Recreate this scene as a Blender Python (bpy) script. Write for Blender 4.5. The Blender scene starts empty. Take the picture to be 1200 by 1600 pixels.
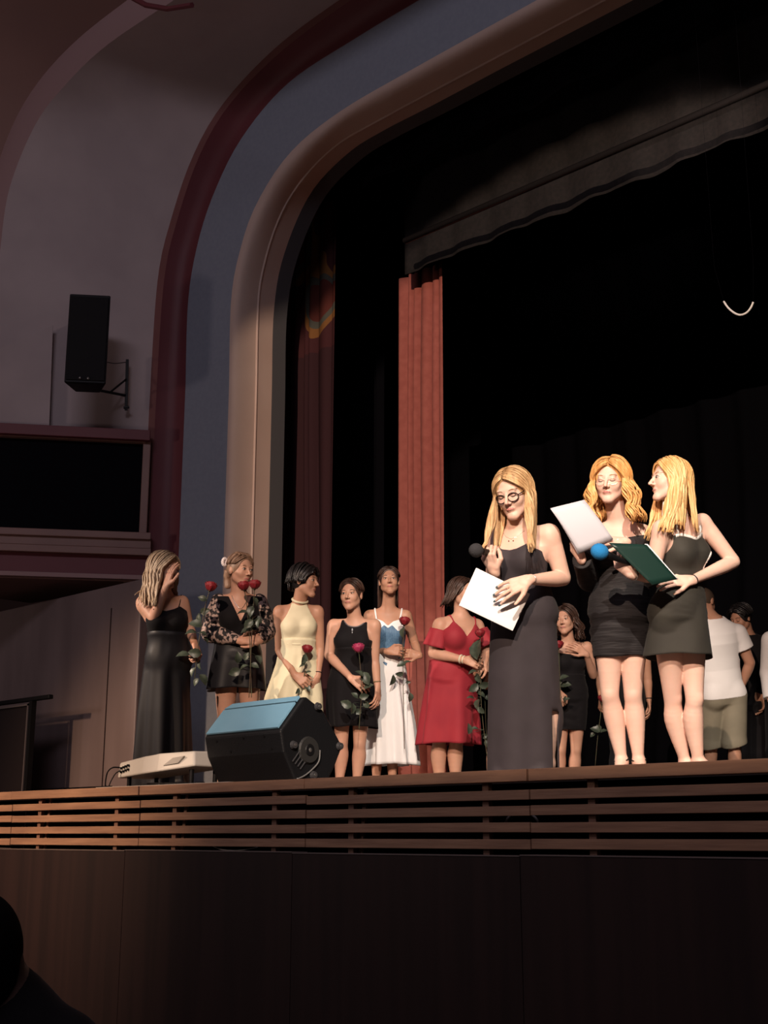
import bpy, bmesh, math, random
import numpy as np
from mathutils import Vector, Matrix

random.seed(7); RNG = np.random.default_rng(7)
S = bpy.context.scene
COL = S.collection
R = math.radians

# ------------------------------------------------------------------ camera
FPX = 2000.0
PITCH = math.atan(505 / FPX)
HEAD = R(44.2)
CAM = np.array([0.0, -4.4, 1.23])
hN = np.array([-math.sin(HEAD), math.cos(HEAD), 0.0])
rN = np.array([math.cos(HEAD), math.sin(HEAD), 0.0])
UPZ = np.array([0.0, 0.0, 1.0])
fN = hN * math.cos(PITCH) + UPZ * math.sin(PITCH)
uN = UPZ * math.cos(PITCH) - hN * math.sin(PITCH)
cd = bpy.data.cameras.new('camera'); cam = bpy.data.objects.new('camera', cd); COL.objects.link(cam)
cd.sensor_fit = 'HORIZONTAL'; cd.sensor_width = 36; cd.lens = 36 * FPX / 1200; cd.clip_end = 200
M4 = Matrix.Identity(4)
for i in range(3):
    M4[i][0] = rN[i]; M4[i][1] = uN[i]; M4[i][2] = -fN[i]; M4[i][3] = CAM[i]
cam.matrix_world = M4
S.camera = cam

# ------------------------------------------------------------------ world, lights, exposure
W = bpy.data.worlds.new('hall_air'); S.world = W; W.use_nodes = True
W.node_tree.nodes['Background'].inputs[0].default_value = (0.95, 0.72, 0.74, 1)
W.node_tree.nodes['Background'].inputs[1].default_value = 0.032
S.view_settings.view_transform = 'Standard'; S.view_settings.look = 'None'
S.view_settings.gamma = 1; S.view_settings.use_curve_mapping = False
S.view_settings.exposure = 0.0

def lamp(name, kind, loc, target, energy, col, **kw):
    l = bpy.data.lights.new(name, kind); l.energy = energy; l.color = col
    for k, v in kw.items(): setattr(l, k, v)
    o = bpy.data.objects.new(name, l); COL.objects.link(o); o.location = loc
    d = Vector(target) - Vector(loc)
    o.rotation_euler = d.to_track_quat('-Z', 'Y').to_euler()
    return o
# front-of-house lantern on the presenters, a softer one washing the back row, dim hall light
FS, WS_ = (2.6, -6.4, 7.0), (0.8, -8.6, 5.6)
lamp('front_spotlight', 'SPOT', FS, (-3.9, 1.2, 2.5), 4900, (1.0, 0.86, 0.72), spot_size=R(20), spot_blend=0.35, shadow_soft_size=0.014)
lamp('wash_spotlight', 'SPOT', WS_, (-5.85, 4.6, 2.65), 4700, (1.0, 0.73, 0.55), spot_size=R(33), spot_blend=0.1, shadow_soft_size=0.02)
lamp('slat_spotlight', 'SPOT', (-7.6, -4.2, 3.6), (-7.5, 0.0, 1.42), 900, (1.0, 0.66, 0.42), spot_size=R(46), spot_blend=1.0, shadow_soft_size=0.1)
lamp('hall_wall_light', 'POINT', (-9.4, -4.4, 3.2), (0, 0, 0), 85, (1.0, 0.76, 0.70), shadow_soft_size=0.25)
lamp('left_lantern', 'SPOT', (-9.0, -4.4, 4.3), (-7.1, 0.9, 2.35), 1500, (1.0, 0.82, 0.68), spot_size=R(21), spot_blend=0.9, shadow_soft_size=0.06)
lamp('hall_ceiling_light', 'AREA', (-1.0, -7.0, 8.2), (-6.0, 0.5, 4.5), 150, (0.92, 0.82, 0.95), shape='RECTANGLE', size=4.0, size_y=1.2)
lamp('overstage_lantern', 'SPOT', (-2.2, 0.7, 4.9), (-4.35, 3.4, 6.25), 260, (1.0, 0.78, 0.68), spot_size=R(17), spot_blend=1.0, shadow_soft_size=0.03)
lamp('overstage_lantern', 'SPOT', (-0.6, 0.6, 4.4), (-2.0, 3.4, 6.1), 1500, (1.0, 0.76, 0.66), spot_size=R(20), spot_blend=1.0, shadow_soft_size=0.03)
lamp('cord_fill_spot', 'SPOT', (-1.0, 0.2, 6.6), (-3.0, 2.5, 4.4), 90, (1.0, 0.95, 0.9), spot_size=R(14), spot_blend=0.6, shadow_soft_size=0.03)  # added spot, only there to brighten the white cord

# ------------------------------------------------------------------ pixel -> place helpers
def ray(x, y): return fN + rN * (x - 600) / FPX - uN * (y - 800) / FPX
def P(x, y, d): return CAM + ray(x, y) * d                 # d = distance along the view axis
def atY(x, y, Y): q = ray(x, y); return CAM + q * (Y - CAM[1]) / q[1]
def atX(x, y, X): q = ray(x, y); return CAM + q * (X - CAM[0]) / q[0]
def atplane(x, y, p0, n):
    q = ray(x, y); n = np.array(n, float); return CAM + q * (((np.array(p0) - CAM) @ n) / (q @ n))
def nrm(v): v = np.array(v, float); return v / (np.linalg.norm(v) + 1e-12)

# ------------------------------------------------------------------ materials
MATS = {}
def mat(name, col, rough=0.6, metal=0.0, noise=None, spec=0.4, sheen=0.0, sss=0.0, emit=None, stretch=(1, 1, 1), bump=0.0, bscale=None, alpha=1.0, coords='Object'):
    if name in MATS: return MATS[name]
    m = bpy.data.materials.new(name); m.use_nodes = True
    nt = m.node_tree; b = nt.nodes['Principled BSDF']
    b.inputs['Base Color'].default_value = (*col, 1)
    b.inputs['Roughness'].default_value = rough; b.inputs['Metallic'].default_value = metal
    b.inputs['Specular IOR Level'].default_value = spec
    if sheen: b.inputs['Sheen Weight'].default_value = sheen
    if sss:
        b.inputs['Subsurface Weight'].default_value = sss; b.inputs['Subsurface Radius'].default_value = (0.02, 0.008, 0.004)
        b.inputs['Subsurface Scale'].default_value = 0.5
    if alpha < 1: b.inputs['Alpha'].default_value = alpha
    if emit: b.inputs['Emission Color'].default_value = (*emit[0], 1); b.inputs['Emission Strength'].default_value = emit[1]
    if noise or bump:
        tc = nt.nodes.new('ShaderNodeTexCoord'); mp = nt.nodes.new('ShaderNodeMapping')
        mp.inputs['Scale'].default_value = stretch
        nt.links.new(tc.outputs[coords], mp.inputs[0])
    if noise:                      # noise = (scale, second colour, detail)
        n = nt.nodes.new('ShaderNodeTexNoise'); n.inputs['Scale'].default_value = noise[0]; n.inputs['Detail'].default_value = noise[2]
        cr = nt.nodes.new('ShaderNodeValToRGB'); cr.color_ramp.elements[0].position = 0.36; cr.color_ramp.elements[1].position = 0.64
        cr.color_ramp.elements[0].color = (*col, 1); cr.color_ramp.elements[1].color = (*noise[1], 1)
        nt.links.new(mp.outputs[0], n.inputs[0]); nt.links.new(n.outputs[0], cr.inputs[0]); nt.links.new(cr.outputs[0], b.inputs['Base Color'])
    if bump:
        n2 = nt.nodes.new('ShaderNodeTexNoise'); n2.inputs['Scale'].default_value = bscale or 40; n2.inputs['Detail'].default_value = 3
        bp = nt.nodes.new('ShaderNodeBump'); bp.inputs['Strength'].default_value = bump; bp.inputs['Distance'].default_value = 0.01
        nt.links.new(mp.outputs[0], n2.inputs[0]); nt.links.new(n2.outputs[0], bp.inputs['Height']); nt.links.new(bp.outputs[0], b.inputs['Normal'])
    MATS[name] = m
    return m

# ------------------------------------------------------------------ mesh helpers
def obj(name, verts, faces, m, parent=None, smooth=False, mats=None, fm=None):
    me = bpy.data.meshes.new(name)
    me.from_pydata([tuple(map(float, v)) for v in verts], [], [tuple(int(i) for i in f) for f in faces])
    for mm in (mats or [m]): me.materials.append(mm)
    if fm is not None: me.polygons.foreach_set('material_index', np.array(fm, dtype=np.int32))
    me.polygons.foreach_set('use_smooth', [smooth] * len(me.polygons))
    me.update()
    o = bpy.data.objects.new(name, me); COL.objects.link(o)
    if parent is not None: o.parent = parent; o.matrix_parent_inverse = Matrix.Translation(-Vector(parent.location))
    return o
def recentre(o, p):
    """move the origin of a mesh object to p"""
    p = Vector([float(t) for t in p]); o.data.transform(Matrix.Translation(-p)); o.location = p
def bev(o, w, seg=2):
    md = o.modifiers.new('bevel', 'BEVEL'); md.width = w; md.segments = seg; md.limit_method = 'ANGLE'; md.angle_limit = R(35)
    return o
def tag(o, label=None, cat=None, group=None, kind=None):
    if label: o['label'] = label
    if cat: o['category'] = cat
    if group: o['group'] = group
    if kind: o['kind'] = kind
    return o
def thing(name, label, cat, loc, group=None):
    o = bpy.data.objects.new(name, None); COL.objects.link(o); o.location = [float(t) for t in loc]; o.empty_display_size = 0.1
    return tag(o, label, cat, group)
class MB:
    """collects boxes, tubes and sheets of ONE object"""
    def __init__(s): s.v = []; s.f = []; s.m = []
    def add(s, v, f, mi=0):
        n = len(s.v); s.v += [tuple(p) for p in v]; s.f += [tuple(i + n for i in q) for q in f]; s.m += [mi] * len(f); return s
    def box(s, lo, hi, mi=0):
        x0, y0, z0 = lo; x1, y1, z1 = hi
        v = [(x0, y0, z0), (x1, y0, z0), (x1, y1, z0), (x0, y1, z0), (x0, y0, z1), (x1, y0, z1), (x1, y1, z1), (x0, y1, z1)]
        return s.add(v, [(0, 3, 2, 1), (4, 5, 6, 7), (0, 1, 5, 4), (1, 2, 6, 5), (2, 3, 7, 6), (3, 0, 4, 7)], mi)
    def obox(s, c, ax, half, mi=0):
        c = np.array(c, float); a = [np.array(k, float) for k in ax]; v = []
        for sz in (-1, 1):
            for sx, sy in ((-1, -1), (1, -1), (1, 1), (-1, 1)):
                v.append(c + a[0] * sx * half[0] + a[1] * sy * half[1] + a[2] * sz * half[2])
        return s.add(v, [(0, 3, 2, 1), (4, 5, 6, 7), (0, 1, 5, 4), (1, 2, 6, 5), (2, 3, 7, 6), (3, 0, 4, 7)], mi)
    def tube(s, pts, rad, n=8, mi=0, flat=1.0, upv=None):
        pts = [np.array(p, float) for p in pts]; k = len(pts)
        rad = rad if hasattr(rad, '__len__') else [rad] * k
        v = []; ref = np.array(upv, float) if upv is not None else None
        prev = None
        for i in range(k):
            t = nrm(pts[min(i + 1, k - 1)] - pts[max(i - 1, 0)])
            base = ref if ref is not None else (prev if prev is not None else (np.array([0, 0, 1.0]) if abs(t[2]) < 0.9 else np.array([1.0, 0, 0])))
            a = base - t * (base @ t)
            if np.linalg.norm(a) < 1e-5: a = np.cross(t, [0.3, 0.8, 0.5])
            a = nrm(a); b = np.cross(t, a); prev = a
            for j in range(n):
                an = 2 * math.pi * j / n
                v.append(pts[i] + (a * math.cos(an) * flat + b * math.sin(an)) * rad[i])
        f = []
        for i in range(k - 1):
            for j in range(n):
                f.append((i * n + j, i * n + (j + 1) % n, (i + 1) * n + (j + 1) % n, (i + 1) * n + j))
        f.append(tuple(range(n - 1, -1, -1))); f.append(tuple((k - 1) * n + j for j in range(n)))
        return s.add(v, f, mi)
    def ball(s, c, rr, ax=None, n=12, m=8, mi=0):
        c = np.array(c, float); ax = ax if ax is not None else np.eye(3); rr = rr if hasattr(rr, '__len__') else (rr, rr, rr)
        v = [c + ax[2] * rr[2]]
        for i in range(1, m):
            th = math.pi * i / m
            for j in range(n):
                ph = 2 * math.pi * j / n
                v.append(c + ax[0] * rr[0] * math.sin(th) * math.cos(ph) + ax[1] * rr[1] * math.sin(th) * math.sin(ph) + ax[2] * rr[2] * math.cos(th))
        v.append(c - ax[2] * rr[2]); f = []
        for j in range(n): f.append((0, 1 + j, 1 + (j + 1) % n))
        for i in range(m - 2):
            for j in range(n):
                a = 1 + i * n; f.append((a + j, a + n + j, a + n + (j + 1) % n, a + (j + 1) % n))
        L = len(v) - 1; a = 1 + (m - 2) * n
        for j in range(n): f.append((L, a + (j + 1) % n, a + j))
        return s.add(v, f, mi)
    def grid(s, rows, mi=0, closed=False):
        nr = len(rows); nc = len(rows[0]); f = []
        for i in range(nr - 1):
            for j in range(nc if closed else nc - 1):
                f.append((i * nc + j, i * nc + (j + 1) % nc, (i + 1) * nc + (j + 1) % nc, (i + 1) * nc + j))
        return s.add([p for r_ in rows for p in r_], f, mi)
    def prism(s, poly, d, mi=0):
        n = len(poly); d = np.array(d, float); a = [np.array(p, float) for p in poly]
        f = [tuple(range(n - 1, -1, -1)), tuple(n + i for i in range(n))] + [(i, (i + 1) % n, n + (i + 1) % n, n + i) for i in range(n)]
        return s.add(a + [p + d for p in a], f, mi)
    def build(s, name, m, parent=None, smooth=False):
        ms = m if isinstance(m, (list, tuple)) else [m]
        return obj(name, s.v, s.f, None, parent, smooth, mats=ms, fm=s.m)
def solid(o, t, off=0):
    md = o.modifiers.new('thickness', 'SOLIDIFY'); md.thickness = t; md.offset = off; return o
def catmull(pts, n=6):
    pts = [np.array(p, float) for p in pts]; out = []
    for i in range(len(pts) - 1):
        p0 = pts[max(i - 1, 0)]; p1 = pts[i]; p2 = pts[i + 1]; p3 = pts[min(i + 2, len(pts) - 1)]
        for k in range(n):
            t = k / n
            out.append(0.5 * (2 * p1 + (p2 - p0) * t + (2 * p0 - 5 * p1 + 4 * p2 - p3) * t * t + (3 * p1 - p0 - 3 * p2 + p3) * t ** 3))
    out.append(pts[-1]); return out

# =================================================================== THE HALL AND STAGE
STZ = 1.5
cream = mat('cream_plaster', (0.50, 0.42, 0.42), 0.85, noise=(1.3, (0.42, 0.35, 0.355), 4), bump=0.08, bscale=9)
cove = mat('cove_plaster', (0.62, 0.47, 0.40), 0.7, noise=(2, (0.58, 0.43, 0.36), 3), bump=0.05, bscale=20)
bluegrey = mat('blue_grey_plaster', (0.27, 0.30, 0.36), 0.8, noise=(30, (0.25, 0.28, 0.34), 2), bump=0.05, bscale=50)
maroon = mat('maroon_paint', (0.16, 0.040, 0.048), 0.55, noise=(2, (0.14, 0.034, 0.042), 2))
maroon2 = mat('maroon_edge_paint', (0.22, 0.09, 0.085), 0.6, noise=(3, (0.20, 0.08, 0.075), 2))
brownceil = mat('brown_ceiling_paint', (0.30, 0.18, 0.155), 0.8, noise=(0.6, (0.25, 0.15, 0.135), 3))
ribmat = mat('rose_plaster', (0.36, 0.235, 0.235), 0.8)
black = mat('black_velvet', (0.0045, 0.0045, 0.0065), 0.95, spec=0.05)
blackp = mat('black_plastic', (0.005, 0.005, 0.006), 0.5, spec=0.2)
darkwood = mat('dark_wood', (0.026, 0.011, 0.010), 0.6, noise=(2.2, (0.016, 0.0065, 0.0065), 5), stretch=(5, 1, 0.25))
slatwood = mat('slat_wood', (0.42, 0.235, 0.145), 0.5, noise=(5, (0.30, 0.165, 0.105), 5), stretch=(0.6, 4, 7), bump=0.15, bscale=12)
slatback = mat('batten_wood', (0.24, 0.13, 0.09), 0.6, noise=(5, (0.17, 0.09, 0.06), 3))
floorwood = mat('stage_floor_wood', (0.12, 0.075, 0.055), 0.55, noise=(3, (0.085, 0.052, 0.04), 5), stretch=(1, 7, 1))

def ring_surface(name, c_a, c_b, m, n=1, bulge=None, seam=None):
    """loft between two arch curves (same number of points)"""
    rows = []
    for i in range(n + 1):
        t = i / n; row = []
        for a, b in zip(c_a, c_b):
            p = a * (1 - t) + b * t
            if bulge is not None: p = p + np.array(bulge) * math.sin(math.pi * t)
            row.append(p)
        rows.append(row)
    mb = MB(); mb.grid(rows); o = mb.build(name, m, smooth=True); return tag(o, kind='structure')
def arch(px, Y, zb, topX=4.0, N=70):
    """unproject the outline on the plane Y, square it up: vertical jamb, rounded corner, level head"""
    pts = [atY(x, y, Y) for x, y in px]
    pts = catmull(pts, 8)
    xj = pts[0][0]
    head = pts[-1]
    line = [np.array([xj, Y, zb])] + pts + [np.array([topX, Y, head[2] + 0.0])]
    L = [0]
    for a, b in zip(line, line[1:]): L.append(L[-1] + np.linalg.norm(b - a))
    L = np.array(L); A = np.array(line)
    # parameterise by angle about the corner centre so all rings share their division
    jamb0 = pts[0][2]
    k1 = 10; out = [np.array([xj, Y, zb + (jamb0 - zb) * i / k1]) for i in range(k1)]
    P_ = np.array(pts); l = np.r_[0, np.cumsum(np.linalg.norm(np.diff(P_, axis=0), axis=1))]
    for i in range(40):
        t = l[-1] * i / 39; out.append(np.array([np.interp(t, l, P_[:, 0]), Y, np.interp(t, l, P_[:, 2])]))
    out += [np.array([head[0] + (topX - head[0]) * i / 8, Y, head[2]]) for i in range(1, 9)]
    return out
Y0, Y1, Y2, Y3, Y4 = 1.60, 1.78, 1.86, 2.10, 2.30
cM0 = [(233, 640), (246, 440), (268, 340), (303, 240), (350, 160), (430, 75), (530, 0), (640, -72)]
cM0b = [(243, 640), (256, 440), (278, 340), (313, 240), (361, 160), (441, 79), (541, 5), (650, -66)]
cM1 = [(290, 600), (294, 470), (309, 380), (335, 300), (378, 215), (450, 130), (560, 57), (655, 0)]
cM2 = [(358, 600), (361, 470), (374, 395), (400, 320), (452, 240), (530, 175), (650, 105), (830, 5)]
cM3 = [(401, 600), (403, 495), (409, 432), (432, 352), (467, 288), (525, 228), (600, 184), (700, 130)]
cM4 = [(425, 600), (428, 485), (443, 400), (484, 304), (543, 240), (601, 203), (675, 165), (780, 109)]
ZB = STZ
A0 = arch(cM0, Y0, ZB - 0.3); A0b = arch(cM0b, Y0 + 0.02, ZB - 0.3); A1 = arch(cM1, Y1, ZB - 0.3)
A2 = arch(cM2, Y2, ZB - 0.3); A3 = arch(cM3, Y3, ZB - 0.3); A4 = arch(cM4, Y4, ZB - 0.3)
ring_surface('trim_1', A0, A0b, maroon2)
ring_surface('trim_2', A0b, A1, maroon, 4, bulge=(-0.02, 0.05, 0))
A1b = [p + np.array([0.0, -0.03, 0]) for p in A1]
ring_surface('trim_3', A1, A2, bluegrey, 3)
ring_surface('trim_4', A2, A3, cove, 8, bulge=(0.03, -0.07, -0.02))
ring_surface('trim_5', A3, A4, cove, 2)
mb = MB(); mb.tube([p + np.array([0.0, -0.004, 0]) for p in A3], 0.012, 6); tag(mb.build('trim_6', cove, smooth=True), kind='structure')
# back of the arch so that light does not leak round it
A5 = [p + np.array([0, 0.15, 0]) for p in A4]
ring_surface('trim_7', A4, A5, mat('grey_flat_cloth', (0.07, 0.07, 0.075), 0.9))
A6 = [p + np.array([-1.6 if k < 40 else 0, 0.0, 0 if k < 30 else 1.6]) for k, p in enumerate(A5)]
ring_surface('wall_arch_back', A5, A6, black)

# splayed wall between the arch and the hall rib
ci = [(-6, 560), (-5, 470), (2, 375), (16, 290), (55, 195), (100, 135), (165, 72), (272, 0)]
YO = 0.55
AO = arch(ci, YO, ZB - 0.3)
# the splayed wall starts above the theatre box; below it the stage wing is open
ZW = atplane(120, 904, A0[0], nrm(np.cross(nrm([-0.593, -0.805, 0]), UPZ)))[2]
A0w = arch(cM0, Y0, ZW); AOw = arch(ci, YO, ZW)
ring_surface('wall_left', A0w, AOw, cream, 6)
co = [(-45, 560), (-42, 470), (-32, 375), (-14, 290), (20, 195), (62, 125), (125, 58), (215, -12)]
AO = AOw; AO2 = arch(co, YO - 0.05, ZW)
ring_surface('trim_8', AO, AO2, ribmat, 2, bulge=(0, -0.03, 0))
AO3 = [p + np.array([-1.2, -5.0, 1.5]) if p[2] > 4.5 else p + np.array([-1.2, -5.0, 1.5 * max(0, (p[2] - 1.2)) / 3.3]) for p in AO2]
tag(ring_surface('ceiling', AO2, AO3, brownceil, 2), kind='structure')
mb = MB(); mb.tube([atY(x, y, 0.2) for x, y in ((195, -10), (228, 8), (262, 14), (300, 8))], 0.02, 6)
tag(mb.build('trim_9', maroon), kind='structure')

# ---- balcony box set into the splayed wall
wd = nrm([-0.593, -0.805, 0])                       # along the wall, away from the arch
wn = nrm(np.cross(wd, UPZ)) ; wn = wn if wn @ (CAM - atY(235, 800, Y0)) > 0 else -wn
wp = atY(236, 800, Y0)
WP = lambda x, y, off=0.0: atplane(x, y, wp + wn * off, wn)
def wall_slab(name, x0, x1, ya, yb, off0, off1, m, bevw=0.0, parent=None):
    """level slab on the splay wall plane; ya/yb heights read at x1"""
    a = WP(x1, ya, off1); b = WP(x1, yb, off1); e = WP(x0, ya, off1)
    L = (e - a) @ wd
    z1, z0 = a[2], b[2]
    base = a - wd * 0
    mbb = MB(); c = base + wd * L / 2 + wn * (off0 - off1) / 2; c[2] = (z0 + z1) / 2
    mbb.obox(c, (wd, wn, UPZ), (abs(L) / 2, abs(off1 - off0) / 2, abs(z1 - z0) / 2))
    o = mbb.build(name, m, parent)
    if bevw: bev(o, bevw)
    return o
woodpaint = mat('brown_sill_paint', (0.27, 0.155, 0.13), 0.5, noise=(3, (0.24, 0.135, 0.115), 2))
balc = thing('balcony_box', 'dark theatre box opening in the left wall with brown sill and frame', 'balcony', WP(120, 868, 0.05))
wall_slab('opening_shade', -260, 232, 684, 836, -0.35, 0.012, black, parent=balc)  # solid black slab stands in for the shade inside the opening
wall_slab('hood', -260, 235, 672, 688, 0.0, 0.11, maroon, 0.004, balc)
wall_slab('frame_line', -260, 228, 688, 692, 0.0, 0.06, woodpaint, 0, balc)
mbf = wall_slab('side_frame', 224, 236, 688, 868, 0.0, 0.05, woodpaint, 0.006, balc)
wall_slab('sill', -260, 236, 832, 843, 0.0, 0.10, woodpaint, 0.006, balc)
wall_slab('parapet', -260, 236, 843, 857, 0.0, 0.07, woodpaint, 0.003, balc)
wall_slab('parapet', -260, 236, 857, 868, 0.0, 0.09, woodpaint, 0.004, balc)
wall_slab('skirting_band', -260, 236, 868, 899, 0.0, 0.03, maroon, 0, balc)
wall_slab('ledge', -260, 236, 899, 906, 0.0, 0.06, ribmat, 0.003, balc)
# shallow boarded panel on the wall beside the loudspeaker
mb = MB(); pl = [WP(83, 509, 0.012), WP(77, 670, 0.012), WP(-60, 668, 0.012), WP(-60, 575, 0.012), WP(8, 542, 0.012)]
mb.prism(pl, wn * 0.014)
tag(mb.build('trim_10', cream), kind='structure')

# ---- under-balcony soffit and the folding panel wall along the stage side
YP = 1.15
pr = atY(221, 915, YP); ztop = atY(205, 908, YP)[2]
mb = MB(); xr = pr[0]
mb.box((xr - 4.5, YP, STZ), (xr, YP + 0.08, ztop)); 
o = mb.build('wall_stage', mat('panel_wall_paint', (0.22, 0.165, 0.16), 0.5, noise=(1.2, (0.17, 0.125, 0.122), 3), stretch=(3, 1, 0.6)))
tag(o, kind='structure'); bev(o, 0.01)
sx = atY(172, 1000, YP)[0]
mb = MB(); mb.box((sx - 0.006, YP - 0.004, STZ), (sx + 0.004, YP + 0.01, ztop - 0.18)); tag(mb.build('trim_11', darkwood), kind='structure')
mb = MB(); mb.box((xr - 4.5, YP - 0.02, STZ), (xr - 0.25, YP + 0.01, STZ + 0.085)); tag(mb.build('baseboard_stage', blackp), kind='structure')
mb = MB(); zt = WP(120, 905, 0.03)[2]
a_ = WP(236, 900, 0.0); b_ = WP(-300, 900, 0.0)
mb.prism([(a_[0], a_[1], zt), (b_[0], b_[1], zt), (b_[0], YP + 0.3, zt), (a_[0] + 0.1, YP + 0.5, zt)], (0, 0, 0.04)); tag(mb.build('ceiling_soffit', brownceil), kind='structure')
# wall behind, down to the floor of the stage
mb = MB(); mb.box((xr - 4.5, Y1 + 0.3, STZ), (A1[0][0] + 0.02, Y1 + 0.36, 4.2)); tag(mb.build('wall_side', mat('brown_wall', (0.07, 0.04, 0.04), 0.8)), kind='structure')

# ---- shutter plates of the two front lanterns: they trim the beams along the stage edge
for L_, nm_, tgx in ((FS, 'the front spotlight', -3.9), (WS_, 'the wash spotlight', -6.9)):
    L_ = np.array(L_); tg = np.array([tgx, 0.10, STZ]); t_ = 1.6 / np.linalg.norm(tg - L_)
    e_ = L_ + (tg - L_) * t_                                   # the plate's top edge lies in the plane through lamp and stage edge
    dn2 = nrm(np.cross(tg - L_, [1, 0, 0])); dn2 = dn2 if dn2[2] < 0 else -dn2
    mb = MB(); mb.prism([e_ + np.array([-1.3, 0, 0]), e_ + np.array([1.3, 0, 0]), e_ + np.array([1.3, 0, 0]) + dn2 * 1.2, e_ + np.array([-1.3, 0, 0]) + dn2 * 1.2], nrm(tg - L_) * .004)
    tag(mb.build('beam_shutter', black), 'black metal shutter plate trimming ' + nm_, 'shutter')
L_ = np.array(WS_); tg = np.array([A3[0][0] - .10, Y3, 3.0]); dr_ = tg - L_; dr_[2] = 0; dr_ = nrm(dr_); lf = np.array([-dr_[1], dr_[0], 0.0]); e_ = L_ + dr_ * 1.6
mb = MB(); mb.prism([e_ + UPZ * -1.0, e_ + UPZ * .8, e_ + UPZ * .8 + lf * .8, e_ + UPZ * -1.0 + lf * .8], dr_ * .004)
tag(mb.build('beam_shutter', black), 'black metal side plate keeping the wash spotlight off the arch face', 'shutter')
# ---- black box of the stage
mb = MB(); mb.box((-14, 9.5, STZ), (8, 9.6, 9)); mb.box((-13.9, Y4 + 0.3, STZ), (-13.8, 9.5, 9)); tag(mb.build('wall_back', black), kind='structure')
mb = MB(); mb.box((-14, Y0 + 0.6, 9), (8, 9.6, 9.1)); tag(mb.build('ceiling_flies', black), kind='structure')
mb = MB(); mb.box((7.9, 0, 0), (8, 9.6, 9)); tag(mb.build('wall_right', black), kind='structure')
mb = MB(); mb.box((-13.9, 0.03, STZ - 0.04), (8, 9.5, STZ)); tag(mb.build('floor_stage', floorwood), kind='structure')
mb = MB(); mb.box((-16, -14, -0.05), (9, 0.5, 0)); tag(mb.build('floor', mat('hall_floor', (0.06, 0.04, 0.035), 0.5, noise=(4, (0.04, 0.028, 0.025), 4))), kind='structure')
mb = MB(); mb.box((-16, -14.1, 0), (9, -14, 9)); tag(mb.build('wall_rear', mat('dim_rear_wall', (0.12, 0.08, 0.075), 0.9)), kind='structure')

# ---- stage front: top nosing boards, slatted panels, dark plinth panels
JX = [-9.02 + 1.4 * i for i in range(9)]
backr = MB(); backr.box((-12, 0.10, 1.1), (8, 0.12, STZ - 0.05)); tag(backr.build('wall_stage_front', black), kind='structure')
WHICH = ['far left at the railing', 'under the white projector', 'under the wedge monitor', 'below the girls in red and white', 'below the three presenters', 'at the right edge of the picture']
for i in range(8):
    x0, x1 = JX[i] + 0.004, JX[i + 1] - 0.004
    if x0 > -1.5: continue
    lab = 'horizontal wooden slat panel on the stage front, ' + WHICH[min(i, 5)]
    g = thing('slat_panel', lab, 'slat panel', ((x0 + x1) / 2, 0, 1.16))
    mb = MB(); mb.box((x0, -0.012 - 0.004 * (i % 2), 1.452), (x1, 0.05, 1.503)); bev(mb.build('nosing_board', slatwood, g), 0.003)
    for k in range(4):
        mb = MB(); zt_ = 1.420 - 0.069 * k + RNG.uniform(-0.003, 0.003); e0 = RNG.uniform(-0.003, 0.003)
        mb.box((x0 + e0, 0.0, zt_ - 0.041), (x1, 0.018, zt_)); bev(mb.build('slat', slatwood, g), 0.002)
    for fx in (0.28, 1.12):
        mb = MB(); mb.box((x0 + fx, 0.0185, 1.12), (x0 + fx + 0.035, 0.045, 1.452)); mb.build('batten', slatback, g)
        if i < 4 and fx < 0.5: mb = MB(); mb.add([(x0 + fx + .04, .05, 1.12), (x0 + fx + .065, .05, 1.12), (x0 + fx + .105, .05, 1.45), (x0 + fx + .08, .05, 1.45)], [(0, 1, 2, 3)]); solid(mb.build('brace', slatback, g), 0.012)
PLW = ['far left by the seated spectator', 'beneath the projector end of the slats', 'beneath the wedge monitor', 'beneath the middle of the slats', 'beneath the presenters', 'at the lower right corner']
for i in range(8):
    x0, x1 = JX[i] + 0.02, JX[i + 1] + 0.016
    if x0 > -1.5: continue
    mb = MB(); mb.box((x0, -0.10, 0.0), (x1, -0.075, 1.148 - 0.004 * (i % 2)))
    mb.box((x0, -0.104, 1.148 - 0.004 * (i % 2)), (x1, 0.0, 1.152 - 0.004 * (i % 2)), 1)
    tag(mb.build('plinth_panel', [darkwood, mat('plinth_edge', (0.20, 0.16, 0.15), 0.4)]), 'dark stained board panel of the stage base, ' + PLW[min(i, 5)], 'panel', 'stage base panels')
# cables and a lantern lying behind the slats
whitec = mat('white_cable', (0.75, 0.75, 0.72), 0.5)
mb = MB(); mb.tube(catmull([(-5.62, 0.06, 1.172), (-5.5, 0.03, 1.155), (-5.36, 0.03, 1.153), (-5.25, 0.06, 1.170)], 6), 0.003, 6)
tag(mb.build('cable', whitec, smooth=True), 'thin white cable looped under the slats below the monitor', 'cable')
mb = MB(); c_ = atY(815, 1278, 0.07)
mb.tube([c_ + np.array([0.09 * math.cos(a), 0, -0.03 + 0.055 * math.sin(a)]) for a in np.linspace(0.15, math.pi - 0.15, 14)], 0.006, 6)
tag(mb.build('cable', mat('grey_hose', (0.30, 0.28, 0.27), 0.5), smooth=True), 'grey hose arched behind the slats below the presenter with glasses', 'cable')
mb = MB(); mb.tube(catmull([atY(x, y, -0.05) for x, y in ((815, 1346), (822, 1340), (832, 1342), (838, 1338), (846, 1344), (835, 1347))], 5), 0.003, 6)
tag(mb.build('cable', mat('pale_cable', (0.45, 0.45, 0.47), 0.4), smooth=True), 'small tangle of pale cable on the plinth ledge', 'cable')

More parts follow.
